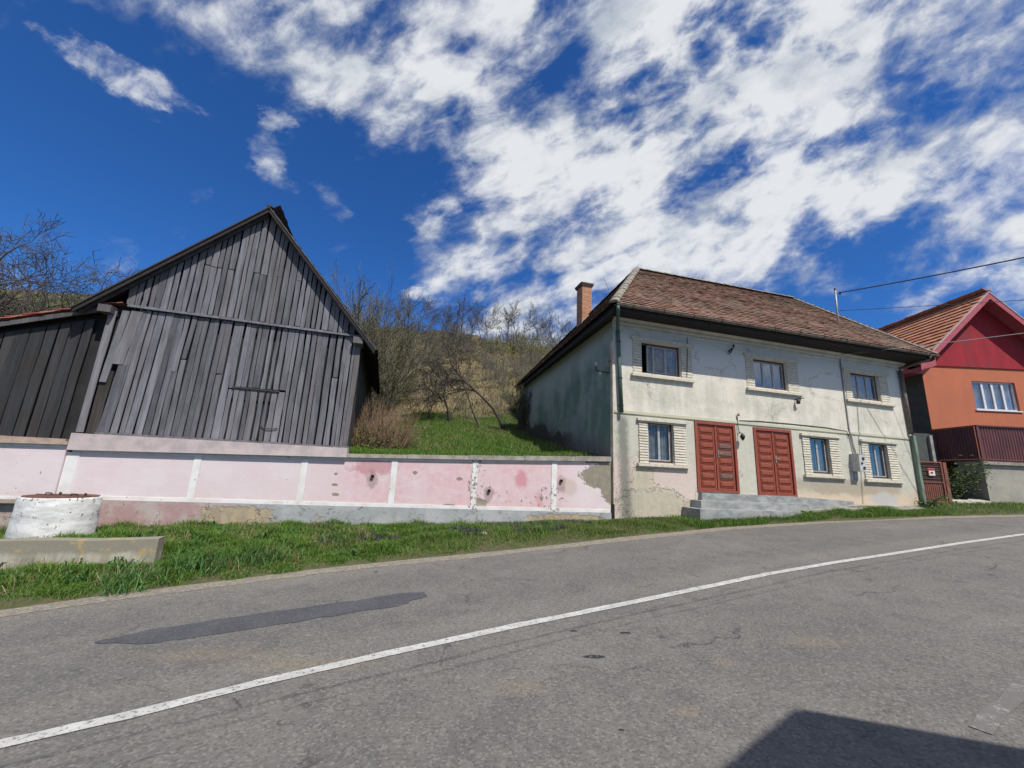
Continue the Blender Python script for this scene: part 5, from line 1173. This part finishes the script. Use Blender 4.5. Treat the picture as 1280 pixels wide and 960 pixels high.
# lower boards
u = .62; i = 0
while u < 5.72:
    wdt = R.choice([.08, .10, .11, .12, .13, .15]); gap = R.choice([.018, .026, .034, .042, .05]); u1 = min(u + wdt, 5.74)
    lean = .12 * max(0, 1 - u / 3.0) + R.uniform(-.016, .016)
    n_ = -.01 - R.uniform(0, .014)
    if 2.85 < u < 4.0: # hatch: short boards under a rail
        zt = 3.46 if u < 3.75 else 3.46
        board(u, u1, 2.10 + R.uniform(0, .03), zt - .02, zt - .02, n_ - .006, M['plank'], 0, parent=barn)
        board(u, u1, zt + .03, 5.21, 5.21, n_, M['plank'], 0, parent=barn)
    elif R.random() < .14:
        zc = R.uniform(2.9, 4.2); board(u, u1, 2.10, zc - .01, zc + R.uniform(-.03, .03), n_, M['plank'], 0, parent=barn); board(u + R.uniform(-.01, .01), u1 - R.uniform(0, .02), zc + .02, 5.21, 5.21, n_ - .008, M['plank'], lean, parent=barn)
    else:
        board(u, u1, 2.10, 5.21, 5.21, n_, M['plank'], lean, parent=barn)
    u = u1 + gap; i += 1
board(5.745, 5.87, 2.07, 5.18, 5.18, -.02, M['beam'], .02, t=.1, parent=barn, name='corner_post')
# left group: patched boards, brown board behind
board(-.02, .12, 2.08, 5.1, 5.1, -.03, M['plank'], .02, parent=barn)
board(.13, .34, 2.09, 3.6, 3.6, .02, M['brown_plank'], .03, parent=barn)
board(.36, .58, 2.10, 3.75, 3.76, -.03, M['plank'], .10, parent=barn)
board(.16, .30, 3.3, 5.14, 5.14, -.028, M['plank'], .10, parent=barn)
board(.31, .53, 3.78, 5.16, 5.16, -.035, M['plank'], .14, parent=barn)
board(.53, .66, 3.76, 5.2, 5.2, -.022, M['plank'], .12, parent=barn)
mb = MB(); mb.hexa([(2.92, -.06, 3.44), (4.02, -.06, 3.43), (4.02, -.03, 3.43), (2.92, -.03, 3.44), (2.92, -.06, 3.475), (4.02, -.06, 3.465), (4.02, -.03, 3.465), (2.92, -.03, 3.475)]); mb.build('hatch_rail', M['dark_plank'], barn)
b = MB(); b.tube([(3.72, -.05, 2.50), (3.85, -.06, 2.455), (4.0, -.06, 2.45), (4.12, -.05, 2.47)], .012, 5); b.build('wire', M['black_metal'], barn)
# batten and gable boards
mb = MB(); mb.hexa([(.35, -.09, 5.24), (5.95, -.09, 5.215), (5.95, -.01, 5.215), (.35, -.01, 5.24), (.35, -.075, 5.305), (5.95, -.075, 5.28), (5.95, -.01, 5.28), (.35, -.01, 5.305)]); mb.build('batten', M['plank'], barn)
u = .30
while u < 5.72:
    wdt = R.choice([.09, .10, .12, .13, .15]); gap = R.choice([.018, .026, .034, .042]); u1 = min(u + wdt, 5.80)
    za, zc = roof_z(u) - .12, roof_z(u1) - .12; n_ = -.03 - R.uniform(0, .014)
    if min(za, zc) > 5.34:
        if za > 6.9 and R.random() < .5:
            zz = 6.65 + R.uniform(-.03, .03); board(u, u1, 5.31, zz, zz, n_, M['plank'], R.uniform(-.01, .01), parent=barn); board(u, u1 + R.uniform(-.01, .0), zz + .015, za, zc, n_ - .006, M['plank'], 0, parent=barn)
        else: board(u, u1, 5.31, za, zc, n_, M['plank'], 0, parent=barn)
    u = u1 + gap
# tie beam end, wall plate ends, rafters under the overhang
for u in (-.02, 5.80):
    mb = MB(); mb.box(u - .12, u + .14, -.22, .3, 5.0, 5.18); mb.build('beam_end', M['beam'], barn)
def slope_slab(ua, ub, n0, n1, d0, d1, sgn=None):
    return [(ua, n0, roof_z(ua) - d1), (ub, n0, roof_z(ub) - d1), (ub, n1, roof_z(ub) - d1), (ua, n1, roof_z(ua) - d1), (ua, n0, roof_z(ua) - d0), (ub, n0, roof_z(ub) - d0), (ub, n1, roof_z(ub) - d0), (ua, n1, roof_z(ua) - d0)]
mb = MB(); mb.hexa(slope_slab(-.57, AP, -.25, BD + .4, .0, .05)); mb.hexa(slope_slab(AP + .001, 6.30, -.25, BD + .4, .0, .05)); brf = mb.build('roof', M['tar_board'], barn)
for a, b_ in ((-.56, AP - .01), (AP + .01, 6.29)):
    mb = MB(); mb.hexa(slope_slab(a, b_, -.28, -.252, .01, .13)); mb.build('barge_board', M['tar_board'], brf)
    for n_ in (-.16,):
        mb = MB(); mb.hexa(slope_slab(a + .05, b_ - .02, n_, n_ + .07, .051, .15)); mb.build('rafter', M['beam'], brf)
mb = MB(); mb.hexa(slope_slab(-.60, AP, -.31, -.21, -.035, .008)); mb.build('verge_strip', M['black_tile'], brf)
mb = MB(); mb.hexa(slope_slab(AP + .002, 6.32, -.30, -.22, -.02, .008)); mb.build('verge_strip', M['beam'], brf)
R2 = random.Random(31)
cm = roof_tiles((-.62, BD + .4, roof_z(-.62)), (-.62, -.23, roof_z(-.62)), (AP, BD + .4, ZA), (AP, -.23, ZA), .3, .24, R2, .02, .03); cm.build('roof_tiles', M['black_tile'], brf)['kind'] = 'stuff'
cm = roof_tiles((6.34, -.21, roof_z(6.34)), (6.34, BD + .4, roof_z(6.34)), (AP, -.21, ZA), (AP, BD + .4, ZA), .3, .24, R2, .02, .03); cm.build('roof_tiles', M['black_tile'], brf)['kind'] = 'stuff'
half_caps((AP, -.25, ZA + .04), (AP, BD + .4, ZA + .04), .07, .4, 'ridge_tile', M['black_tile'], brf, R)
# right side wall boards: their shade is put into the darker plank colour
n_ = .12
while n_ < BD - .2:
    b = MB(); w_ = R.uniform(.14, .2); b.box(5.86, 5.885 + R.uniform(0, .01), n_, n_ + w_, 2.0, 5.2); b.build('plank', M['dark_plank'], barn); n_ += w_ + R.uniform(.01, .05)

# ------------------------------------------------------------ lean-to shed at the left
shed = empty('shed', bo, math.atan(.30), 'low dark plank shed with a red tiled roof leaning on the barn', 'shed', bz=2.05); shed.scale = (KB, KB, KB)
def sz_(u): return 5.12 + .375 * (u + .3)
u = -.36
while u > -7.5:
    w_ = R.uniform(.22, .42) if R.random() < .5 else R.uniform(.13, .2); board(u - w_, u, 1.93 + .012 * u, sz_(u - w_) - .22, sz_(u) - .22, .12 - R.uniform(0, .02), M['dark_plank'], .04, parent=shed); u -= w_ + R.choice([.008, .02, .035])
mb = MB(); mb.poly([(-8, .22, 1.7), (-.1, .22, 1.7), (-.1, .22, sz_(-.1) - .1), (-8, .22, sz_(-8) - .1)]); mb.build('dark_backing', M['dark_inside'], shed)  # near-black sheet stands in for the darkness inside the shed
mb = MB(); mb.hexa([(-8, -.05, sz_(-8) - .14), (-.16, -.05, sz_(-.16) - .14), (-.16, -.02, sz_(-.16) - .14), (-8, -.02, sz_(-8) - .14), (-8, -.05, sz_(-8) - .02), (-.16, -.05, sz_(-.16) - .02), (-.16, -.02, sz_(-.16) - .02), (-8, -.02, sz_(-8) - .02)]); mb.build('barge_board', M['beam'], shed)
mb = MB(); mb.hexa([(-8, -.02, sz_(-8) - .03), (-.1, -.02, sz_(-.1) - .03), (-.1, 4, sz_(-.1) - .03), (-8, 4, sz_(-8) - .03), (-8, -.02, sz_(-8)), (-.1, -.02, sz_(-.1)), (-.1, 4, sz_(-.1)), (-8, 4, sz_(-8))]); srf = mb.build('roof', M['tar_board'], shed)
cm = roof_tiles((-8, 4, sz_(-8)), (-8, -.10, sz_(-8)), (-.12, 4, sz_(-.12)), (-.12, -.10, sz_(-.12)), .3, .24, R2, .02, .05); cm.build('roof_tiles', M['red_tile'], srf)['kind'] = 'stuff'
half_caps((-8, -.04, sz_(-8) + .03), (-.3, -.04, sz_(-.3) + .03), .05, .35, 'verge_tile', M['red_tile'], srf, R)
mb = MB(); mb.box(-8, -.2, .05, .35, 1.55, 1.92); mb.build('foundation', M['coping_left'], shed)

# ------------------------------------------------------------ well and low concrete wall
well = empty('concrete_well', (-8.34, 8.02, .02), 0, 'round whitewashed concrete well ring with a rusty lid', 'well', bz=0)
mb = MB(); NS = 40
lv = [(.565, -.25), (.565, .05), (.560, .35), (.554, .38), (.557, .42), (.552, .76), (.538, .785), (.48, .785), (.47, .72), (.47, .6)]
for r_, z in lv:
    for j in range(NS): an = 2 * math.pi * j / NS; q = r_ + .006 * math.sin(j * 2.3 + z * 9) + .004 * math.sin(j * 5.1); mb.V.append((q * math.cos(an), q * math.sin(an), z))
for i in range(len(lv) - 1):
    for j in range(NS): mb.Fc.append((i * NS + j, i * NS + (j + 1) % NS, (i + 1) * NS + (j + 1) % NS, (i + 1) * NS + j))
mb.build('ring', M['well'], well, smooth=True)
mb = MB(); mb.tube([(0, 0, .775), (0, 0, .80)], .51, 36); mb.box(-.50, .50, -.012, .012, .8005, .812); lid = mb.build('lid', M['rust'], well)
for x in (-.22, .26): b = MB(); b.tube([(x - .06, -.05, .80), (x - .05, -.05, .84), (x + .05, -.05, .84), (x + .07, -.04, .80)], .012, 6); b.tube([(x + .06, .1, .80), (x + .06, .1, .85)], .02, 6); b.build('handle', M['black_metal'], lid)
tr = empty('low_concrete_wall', (-6.98, 6.12, -.1), math.atan2(.60, 2.0), 'low stained concrete wall in the grass in front of the white well', 'wall', bz=-.1)
mb = MB(); n_ = 12
x0, x1 = -3.0, 1.78
for i in range(n_):
    a, b_ = x0 + (x1 - x0) * i / n_, x0 + (x1 - x0) * (i + 1) / n_; za, zb_ = .355 + .012 * a + .008 * math.sin(i * 1.7), .355 + .012 * b_ + .008 * math.sin((i + 1) * 1.7)
    mb.quad((a, 0, -.4), (b_, 0, -.4), (b_, .012, zb_), (a, .012, za)); mb.quad((a, .012, za), (b_, .012, zb_), (b_, .2, zb_ + .01), (a, .2, za + .01)); mb.quad((b_, .21, -.4), (a, .21, -.4), (a, .2, za + .01), (b_, .2, zb_ + .01))
mb.quad((x1, 0, -.4), (x1, .21, -.4), (x1, .2, .383), (x1, .012, .373)); mb.build('wall_body', M['trough'], tr)

# ------------------------------------------------------------ orange house
rh = empty('orange_house', (18.25, 17.5, 1.2), 0, 'orange house with a crimson gable and new tiled roof behind the yard wall', 'house', bz=1.2)
# children in coordinates relative to (18.25, 17.5); x to the right
GX, GZ, EX, EZ = 3.0, 10.48, -.66, 6.98            # rake apex / left eave (x relative)
W2 = 6.0
wx0, wx1, wz0, wz1 = 2.14, 4.06, 5.22, 6.50
mb = MB()
for a, b_, c, d in ((0, wx0, 2.0, 7.12), (wx1, W2, 2.0, 7.12), (wx0, wx1, 2.0, wz0), (wx0, wx1, wz1, 7.12)): mb.quad((a, 0, c), (b_, 0, c), (b_, 0, d), (a, 0, d))
mb.quad((wx0, 0, wz0), (wx0, .22, wz0), (wx0, .22, wz1), (wx0, 0, wz1)); mb.quad((wx1, .22, wz0), (wx1, 0, wz0), (wx1, 0, wz1), (wx1, .22, wz1)); mb.quad((wx0, .22, wz1), (wx1, .22, wz1), (wx1, 0, wz1), (wx0, 0, wz1)); mb.quad((wx0, 0, wz0), (wx1, 0, wz0), (wx1, .22, wz0), (wx0, .22, wz0))
mb.build('front_wall', M['orange'], rh)
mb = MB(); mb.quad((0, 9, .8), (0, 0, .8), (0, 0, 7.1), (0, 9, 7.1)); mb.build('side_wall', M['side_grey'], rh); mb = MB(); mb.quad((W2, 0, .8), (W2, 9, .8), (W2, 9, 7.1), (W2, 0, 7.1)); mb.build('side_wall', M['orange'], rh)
def rz2(x): return GZ - (GZ - EZ) / (GX - EX) * abs(x - GX)
mb = MB(); mb.prism([(-.02, 7.121), (W2 + .02, 7.121), (W2 + .02, rz2(W2) - .12), (GX, GZ - .12), (-.02, rz2(0) - .12)], -.05, .1)
mb.Fc = mb.Fc; mb.build('gable', M['crimson'], rh)
EX2 = 2 * GX - EX
mb = MB(); nF, nB = -.62, 9.5
for xa, xb in ((EX, GX), (GX + .001, EX2)):
    za, zb_ = rz2(xa), rz2(xb); mb.hexa([(xa, nF, za - .12), (xb, nF, zb_ - .12), (xb, nB, zb_ - .12), (xa, nB, za - .12), (xa, nF, za - .02), (xb, nF, zb_ - .02), (xb, nB, zb_ - .02), (xa, nB, za - .02)])
rr_ = mb.build('roof', M['barge'], rh)
cm = roof_tiles((EX - .03, nB, rz2(EX) - .01), (EX - .03, nF, rz2(EX) - .01), (GX, nB, GZ), (GX, nF, GZ), .33, .24, random.Random(5), .03, .06, 0); cm.build('roof_tiles', M['new_tile'], rr_)['kind'] = 'stuff'
cm = roof_tiles((EX2 + .03, nF, rz2(EX2) - .01), (EX2 + .03, nB, rz2(EX2) - .01), (GX, nF, GZ), (GX, nB, GZ), .33, .24, random.Random(6), .03, .06, 0); cm.build('roof_tiles', M['new_tile'], rr_)['kind'] = 'stuff'
half_caps((GX, nF, GZ + .03), (GX, nB, GZ + .03), .11, .4, 'ridge_tile', M['dark_tile'], rr_, R)
for xa, xb in ((EX, GX), (GX + .001, EX2)):
    mb = MB(); za, zb_ = rz2(xa), rz2(xb); mb.hexa([(xa, nF - .03, za - .30), (xb, nF - .03, zb_ - .30), (xb, nF - .001, zb_ - .30), (xa, nF - .001, za - .30), (xa, nF - .03, za + .0), (xb, nF - .03, zb_ + .0), (xb, nF - .001, zb_ + .0), (xa, nF - .001, za + .0)]); mb.build('barge_board', M['barge'], rr_)
    mb = MB(); mb.hexa([(xa, nF - .05, za + .001), (xb, nF - .05, zb_ + .001), (xb, nF + .06, zb_ + .001), (xa, nF + .06, za + .001), (xa, nF - .05, za + .05), (xb, nF - .05, zb_ + .05), (xb, nF + .06, zb_ + .05), (xa, nF + .06, za + .05)]); mb.build('verge_strip', M['barge_edge'], rr_)
mb = MB(); mb.prism([(EX, 6.72), (.05, 6.95), (.05, 7.45), (EX, 6.98)], nF, -.052); mb.box(EX, -.003, -.05, 9.3, 6.72, 6.86); mb.build('boxed_eave', M['barge'], rh)
wf_ = MB(); g = .06
wf_.box(wx0, wx1, .08, .15, wz1 - g, wz1); wf_.box(wx0, wx1, .08, .15, wz0, wz0 + g); wf_.box(wx0, wx0 + g, .08, .15, wz0 + g, wz1 - g); wf_.box(wx1 - g, wx1, .08, .15, wz0 + g, wz1 - g)
wn = wf_.build('window', M['white_frame'], rh); pw_ = (wx1 - wx0 - 2 * g) / 4
for i in range(4):
    a = wx0 + g + i * pw_
    if i: b = MB(); b.box(a - .045, a + .045, .075, .14, wz0 + g + .001, wz1 - g - .001); b.build('mullion', M['white_frame'], wn)
    b = MB(); b.box(a + .046, a + pw_ - .046, .11, .114, wz0 + g, wz1 - g); b.build('pane', M['glass'], wn)
b = MB()
for i in range(60):
    xa, xb = wx0 + (wx1 - wx0) * i / 60, wx0 + (wx1 - wx0) * (i + 1) / 60; b.quad((xa, .19 + .02 * math.sin(i * 1.1), wz0), (xb, .19 + .02 * math.sin((i + 1) * 1.1), wz0), (xb, .19 + .02 * math.sin((i + 1) * 1.1), wz1), (xa, .19 + .02 * math.sin(i * 1.1), wz1))
b.build('curtain', M['curtain_white'], wn, smooth=True)
b = MB(); b.box(wx0 - .06, wx1 + .06, -.05, .079, wz0 - .05, wz0 - .002); b.build('sill', M['white_frame'], wn)
# maroon sheet parapet of the terrace
def corrugated(mb, p0, p1, z0, z1, depth=.025, pitch=.11):
    p0, p1 = Vector(p0), Vector(p1); L = (p1 - p0).length; t = (p1 - p0) / L; nn_ = Vector((-t.y, t.x)); n = int(L / pitch); prev = None
    for i in range(n * 4 + 1):
        s = i * pitch / 4; ph = i % 4; off = (0, depth, depth, 0)[ph]; q = p0 + t * s + nn_ * off; cur = (q.x, q.y)
        if prev: mb.quad((prev[0], prev[1], z0), (cur[0], cur[1], z0), (cur[0], cur[1], z1), (prev[0], prev[1], z1))
        prev = cur
ter = empty('terrace_parapet', (18.15, 15.72, 2.9), 0, 'maroon corrugated metal screen on top of the yard wall', 'screen', bz=2.9)
for i in range(4): mb = MB(); corrugated(mb, (i * 1.98, 0), (i * 1.98 + 1.97, 0), 2.93, 4.18); mb.build('metal_sheet', M['maroon'], ter)
mb = MB(); corrugated(mb, (0, 1.74), (0, .0), 2.93, 4.18); mb.build('metal_sheet', M['maroon'], ter)
mb = MB(); mb.box(-.045, .03, -.04, .03, 2.93, 4.18); mb.box(-.03, 7.9, -.05, .05, 4.185, 4.23); mb.box(-.03, .03, .051, 1.74, 4.185, 4.23); mb.box(-.02, 7.9, .051, 1.75, 2.84, 2.92); mb.build('frame', M['maroon'], ter)
yw = empty('yard_wall', (18.12, 15.7, 1.2), 0, 'plain grey concrete yard wall under the maroon screen', 'wall', bz=1.2)
mb = MB(); mb.hexa([(-.02, 0, .9), (8, 0, .9), (8, .25, .9), (-.02, .25, .9), (0, 0.02, 2.72), (8, .02, 2.72), (8, .25, 2.72), (0, .25, 2.72)]); mb.box(-.01, .24, .251, .9, .9, 2.72); mb.build('wall_body', M['yard_wall'], yw)
mb = MB(); mb.box(-.08, 8.05, -.08, .30, 2.722, 2.835); mb.box(-.07, .28, .301, .95, 2.722, 2.835); mb.build('coping', M['coping'], yw)
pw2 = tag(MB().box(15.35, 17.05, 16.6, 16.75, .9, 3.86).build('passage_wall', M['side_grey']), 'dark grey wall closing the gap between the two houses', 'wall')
po = MB(); po.hexa([(17.055, 16.5, .9), (17.17, 16.5, .9), (17.17, 16.62, .9), (17.055, 16.62, .9), (17.055, 16.5, 3.84), (17.17, 16.5, 3.84), (17.17, 16.62, 3.84), (17.055, 16.62, 3.84)])
tag(po.build('concrete_post', M['concrete']), 'pale concrete post at the end of the dark passage wall', 'post')
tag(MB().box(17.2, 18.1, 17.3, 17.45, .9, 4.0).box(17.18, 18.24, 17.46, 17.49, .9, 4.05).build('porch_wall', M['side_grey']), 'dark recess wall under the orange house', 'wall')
# gate
gt = empty('garden_gate', (15.31, 15.42, 1.2), math.radians(-3), 'rusty brown metal garden gate with a small sign', 'gate', bz=1.2)
mb = MB(); g = .05; H0, H1 = 1.24, 2.72; Wg = .86
mb.box(0, g, 0, .04, H0, H1); mb.box(Wg - g, Wg, 0, .04, H0, H1); mb.box(g, Wg - g, 0, .04, H1 - .045, H1); mb.box(g, Wg - g, 0, .04, H0, H0 + .05); mb.box(g, Wg - g, 0, .04, 1.94, 1.98); mb.build('frame', M['gate_paint'], gt)
for i in range(9): b = MB(); z = 2.01 + i * .075; b.box(g, Wg - g, .012, .026, z, z + .014 + .012 * (i % 2)); b.build('bar', M['rust'], gt)
mb = MB(); corrugated(mb, (g, .02), (Wg - g, .02), H0 + .05, 1.94, .018, .07); mb.build('sheet', M['gate_paint'], gt)
mb = MB(); mb.box(g, Wg - g, .05, .054, 1.98, 2.67); mb.build('mesh_backing', M['brown_plank'], gt)
mb = MB(); mb.box(.33, .56, -.008, -.001, 2.20, 2.46); sg = mb.build('sign', M['white_paint_sign'], gt)
mb = MB(); mb.box(.335, .555, -.0105, -.0085, 2.38, 2.455); mb.box(.335, .36, -.0105, -.0085, 2.21, 2.379); mb.build('sign_border', M['red_paint_sign'], sg)
mb = MB(); mb.box(.40, .50, -.0105, -.0085, 2.27, 2.33); mb.build('sign_print', M['rust'], sg)
tag(MB().box(16.2, 16.32, 15.36, 15.5, 1.0, 2.70).build('gate_post', M['gate_paint']), 'rusty brown post on the right side of the garden gate', 'post')
# rubble by the gate
R = random.Random(15)
for i, (x, y, s, lb) in enumerate(((17.0, 15.5, .32, 'pale broken slab lying left of the yard wall foot'), (17.6, 15.6, .42, 'larger pale slab leaning at the yard wall corner'), (16.6, 15.45, .22, 'small pale slab just right of the gate post'))):
    z = float(height(x, y)); mb = MB(); c = [(x + s * math.cos(a) * R.uniform(.8, 1.1), y + s * .5 * math.sin(a) * R.uniform(.8, 1.1)) for a in [j * math.pi / 3 for j in range(6)]]
    k = len(mb.V); mb.V += [(a, b_, z - .03) for a, b_ in c] + [(a, b_, z + .10 + .12 * (b_ - y) / s) for a, b_ in c]; mb.Fc.append(tuple(range(k + 6, k + 12)))
    for j in range(6): mb.Fc.append((k + j, k + (j + 1) % 6, k + 6 + (j + 1) % 6, k + 6 + j))
    tag(mb.build('slab', M['stone']), lb, 'slab')
for i, (x, y, s, lb) in enumerate(((-1.35, 8.75, .05, 'white stone at the road edge, left one of two'), (-.45, 9.15, .07, 'larger white stone at the road edge in front of the pink wall'), (9.75, 13.55, .12, 'crumpled white scrap on the verge right of the steps'), (14.75, 14.72, .1, 'white stone at the foot of the right downpipe'), (.5, 9.6, .04, 'small pale stone in the verge before the last pink panel'))):
    z = float(height(x, y)); mb = MB(); k = 0
    for zz, rr2 in ((-.3, .7), (.1, 1.0), (.55, .8), (.8, .35)):
        for j in range(8): a = j * math.pi / 4; q = s * rr2 * R.uniform(.85, 1.15); mb.V.append((x + q * 1.3 * math.cos(a), y + q * math.sin(a), z + zz * s))
    for l in range(3):
        for j in range(8): mb.Fc.append((l * 8 + j, l * 8 + (j + 1) % 8, l * 8 + 8 + (j + 1) % 8, l * 8 + 8 + j))
    mb.Fc.append(tuple(range(24, 32))); tag(mb.build('stone', M['stone'] if i != 2 else M['white_paint_sign'], smooth=True), lb, 'stone' if i != 2 else 'litter')
# flat cement apron in front of the right half of the house
mb = MB(); ap = []
for i in range(13):
    x = 8.9 + i * .42; y1 = float(yb(x)); z = float(height(x, y1 - .45)) + .05; ap.append(((x, y1 - .62 + .05 * math.sin(i), z), (x, y1 - .02, z + .05)))
for (a, b_), (c, d) in zip(ap[:-1], ap[1:]): mb.quad(a, c, d, b_); mb.quad((a[0], a[1], a[2] - .12), (c[0], c[1], c[2] - .12), c, a)
tag(mb.build('cement_apron', M['concrete']), 'narrow cement strip along the foot of the white house', kind='structure')
# evergreen bush and weeds by the gate
def leafy(name, loc, rx, rz, n, s, mat, label, cat, stems=7, seed=1):
    R = random.Random(seed); e = empty(name, loc, 0, label, cat, bz=0); sm, lm = MB(), MB()
    for i in range(stems):
        a = R.uniform(0, 6.283); p = Vector((0, 0, -.05)); d = Vector((math.cos(a) * .5, math.sin(a) * .5, 1)).normalized(); pts = [p]
        for k in range(4): d = (d + Vector((math.cos(a) * .15, math.sin(a) * .15, -.02))).normalized(); p = p + d * rz * .33; pts.append(p)
        sm.tube(pts, [.02, .016, .012, .009, .005], 4, cap=False)
        for k in range(n // stems):
            b = pts[R.randint(1, 4)]; c = b + Vector((R.gauss(0, rx * .38), R.gauss(0, rx * .38), R.gauss(0, rz * .14))); q = s * R.uniform(.5, 1.2)
            u = Vector((R.gauss(0, 1), R.gauss(0, 1), R.gauss(0, .5))).normalized() * q; v = u.orthogonal().normalized() * q * .4; lm.poly([tuple(c - u), tuple(c + v), tuple(c + u), tuple(c - v)])
    sm.build('stem', M['twig_dark'], e); lm.build('foliage', mat, e)['kind'] = 'stuff'; return e
leafy('evergreen_bush', (17.15, 16.35, 1.3), .30, 1.35, 2600, .055, M['evergreen'], 'dark green bush growing in the gap left of the yard wall', 'bush', 9, 3)
leafy('weed_clump', (14.55, 14.6, 1.05), .28, .5, 420, .06, M['evergreen'], 'dark leafy weed at the foot of the right downpipe', 'weed', 6, 4)
leafy('climbing_weed', (-4.2, 11.5, 1.95), .3, .35, 260, .04, M['leaf'], 'small green weed growing at the barn corner on the wall', 'weed', 5, 5)
x, y, t = verge_pts(9000, 4.6, 12.6, .05, .45)
k_ = clump(x, y, 1.4) > .35; x, y = x[k_], y[k_]
yy_ = y
P = np.stack([x, yy_, height(x, yy_)], 1)
blades('verge_grass', P, .07 + .12 * NR.uniform(0, 1, len(x)), .010, .7, M['grass'], label='fresh green grass in front of the cement steps', cat='grass')

# ------------------------------------------------------------ unseen house added in place of a vehicle to throw the lower-right shadow
Cn = Vector((3.97, .45)); e1 = Vector((.931, -.364)); e2 = Vector((-.80, -.60)); ZE, Z0 = 4.8, -.4
def q2(a, b): p = Cn + e1 * a + e2 * b; return (p.x, p.y)
near = empty('added_shadow_house', (Cn.x + e1.x * 4 + e2.x * 3, Cn.y + e1.y * 4 + e2.y * 3, 0), 0, 'unseen added house on the near roadside whose roof corner throws the shadow at lower right', 'house', bz=0)
OX, OY = near.location.x, near.location.y
def q3(a, b, z): x, y = q2(a, b); return (x - OX, y - OY, z)
WA, WB, IN = 9.0, 6.0, .45
cs = [(IN, IN), (WA - IN, IN), (WA - IN, WB - IN), (IN, WB - IN)]
for (a, b), (c, d) in zip(cs, cs[1:] + cs[:1]):
    MB().quad(q3(a, b, Z0), q3(c, d, Z0), q3(c, d, ZE - .1), q3(a, b, ZE - .1)).build('wall', M['yard_wall'], near)
mb = MB(); ev = [q3(0, 0, ZE), q3(WA, 0, ZE), q3(WA, WB, ZE), q3(0, WB, ZE)]; r1, r2 = q3(3, 3, ZE + 1.9), q3(6, 3, ZE + 1.9)
mb.poly(ev[::-1]); mb.poly([ev[0], ev[1], r2, r1]); mb.poly([ev[1], ev[2], r2]); mb.poly([ev[2], ev[3], r1, r2]); mb.poly([ev[3], ev[0], r1]); mb.build('roof', M['dark_tile'], near)
for a, b in ((ev[0], ev[1]), (ev[3], ev[0])): MB().tube([a, b], .06, 8).build('gutter', M['gutter'], near)
for k in range(3):
    for side in (0, 1):
        f = (lambda t, z, o: q3(IN + t, IN - o, z)) if side == 0 else (lambda t, z, o: q3(IN - o, IN + t * .6, z))
        t0 = 1.2 + k * 2.3; z0 = 1.7
        wq = MB(); wq.hexa([f(t0, z0, .04), f(t0 + 1.1, z0, .04), f(t0 + 1.1, z0, -.02), f(t0, z0, -.02), f(t0, z0 + 1.3, .04), f(t0 + 1.1, z0 + 1.3, .04), f(t0 + 1.1, z0 + 1.3, -.02), f(t0, z0 + 1.3, -.02)])
        wd_ = wq.build('window', M['white_frame'], near)
        MB().quad(f(t0 + .08, z0 + .08, .045), f(t0 + 1.02, z0 + .08, .045), f(t0 + 1.02, z0 + 1.22, .045), f(t0 + .08, z0 + 1.22, .045)).build('pane', M['black_metal'], wd_)
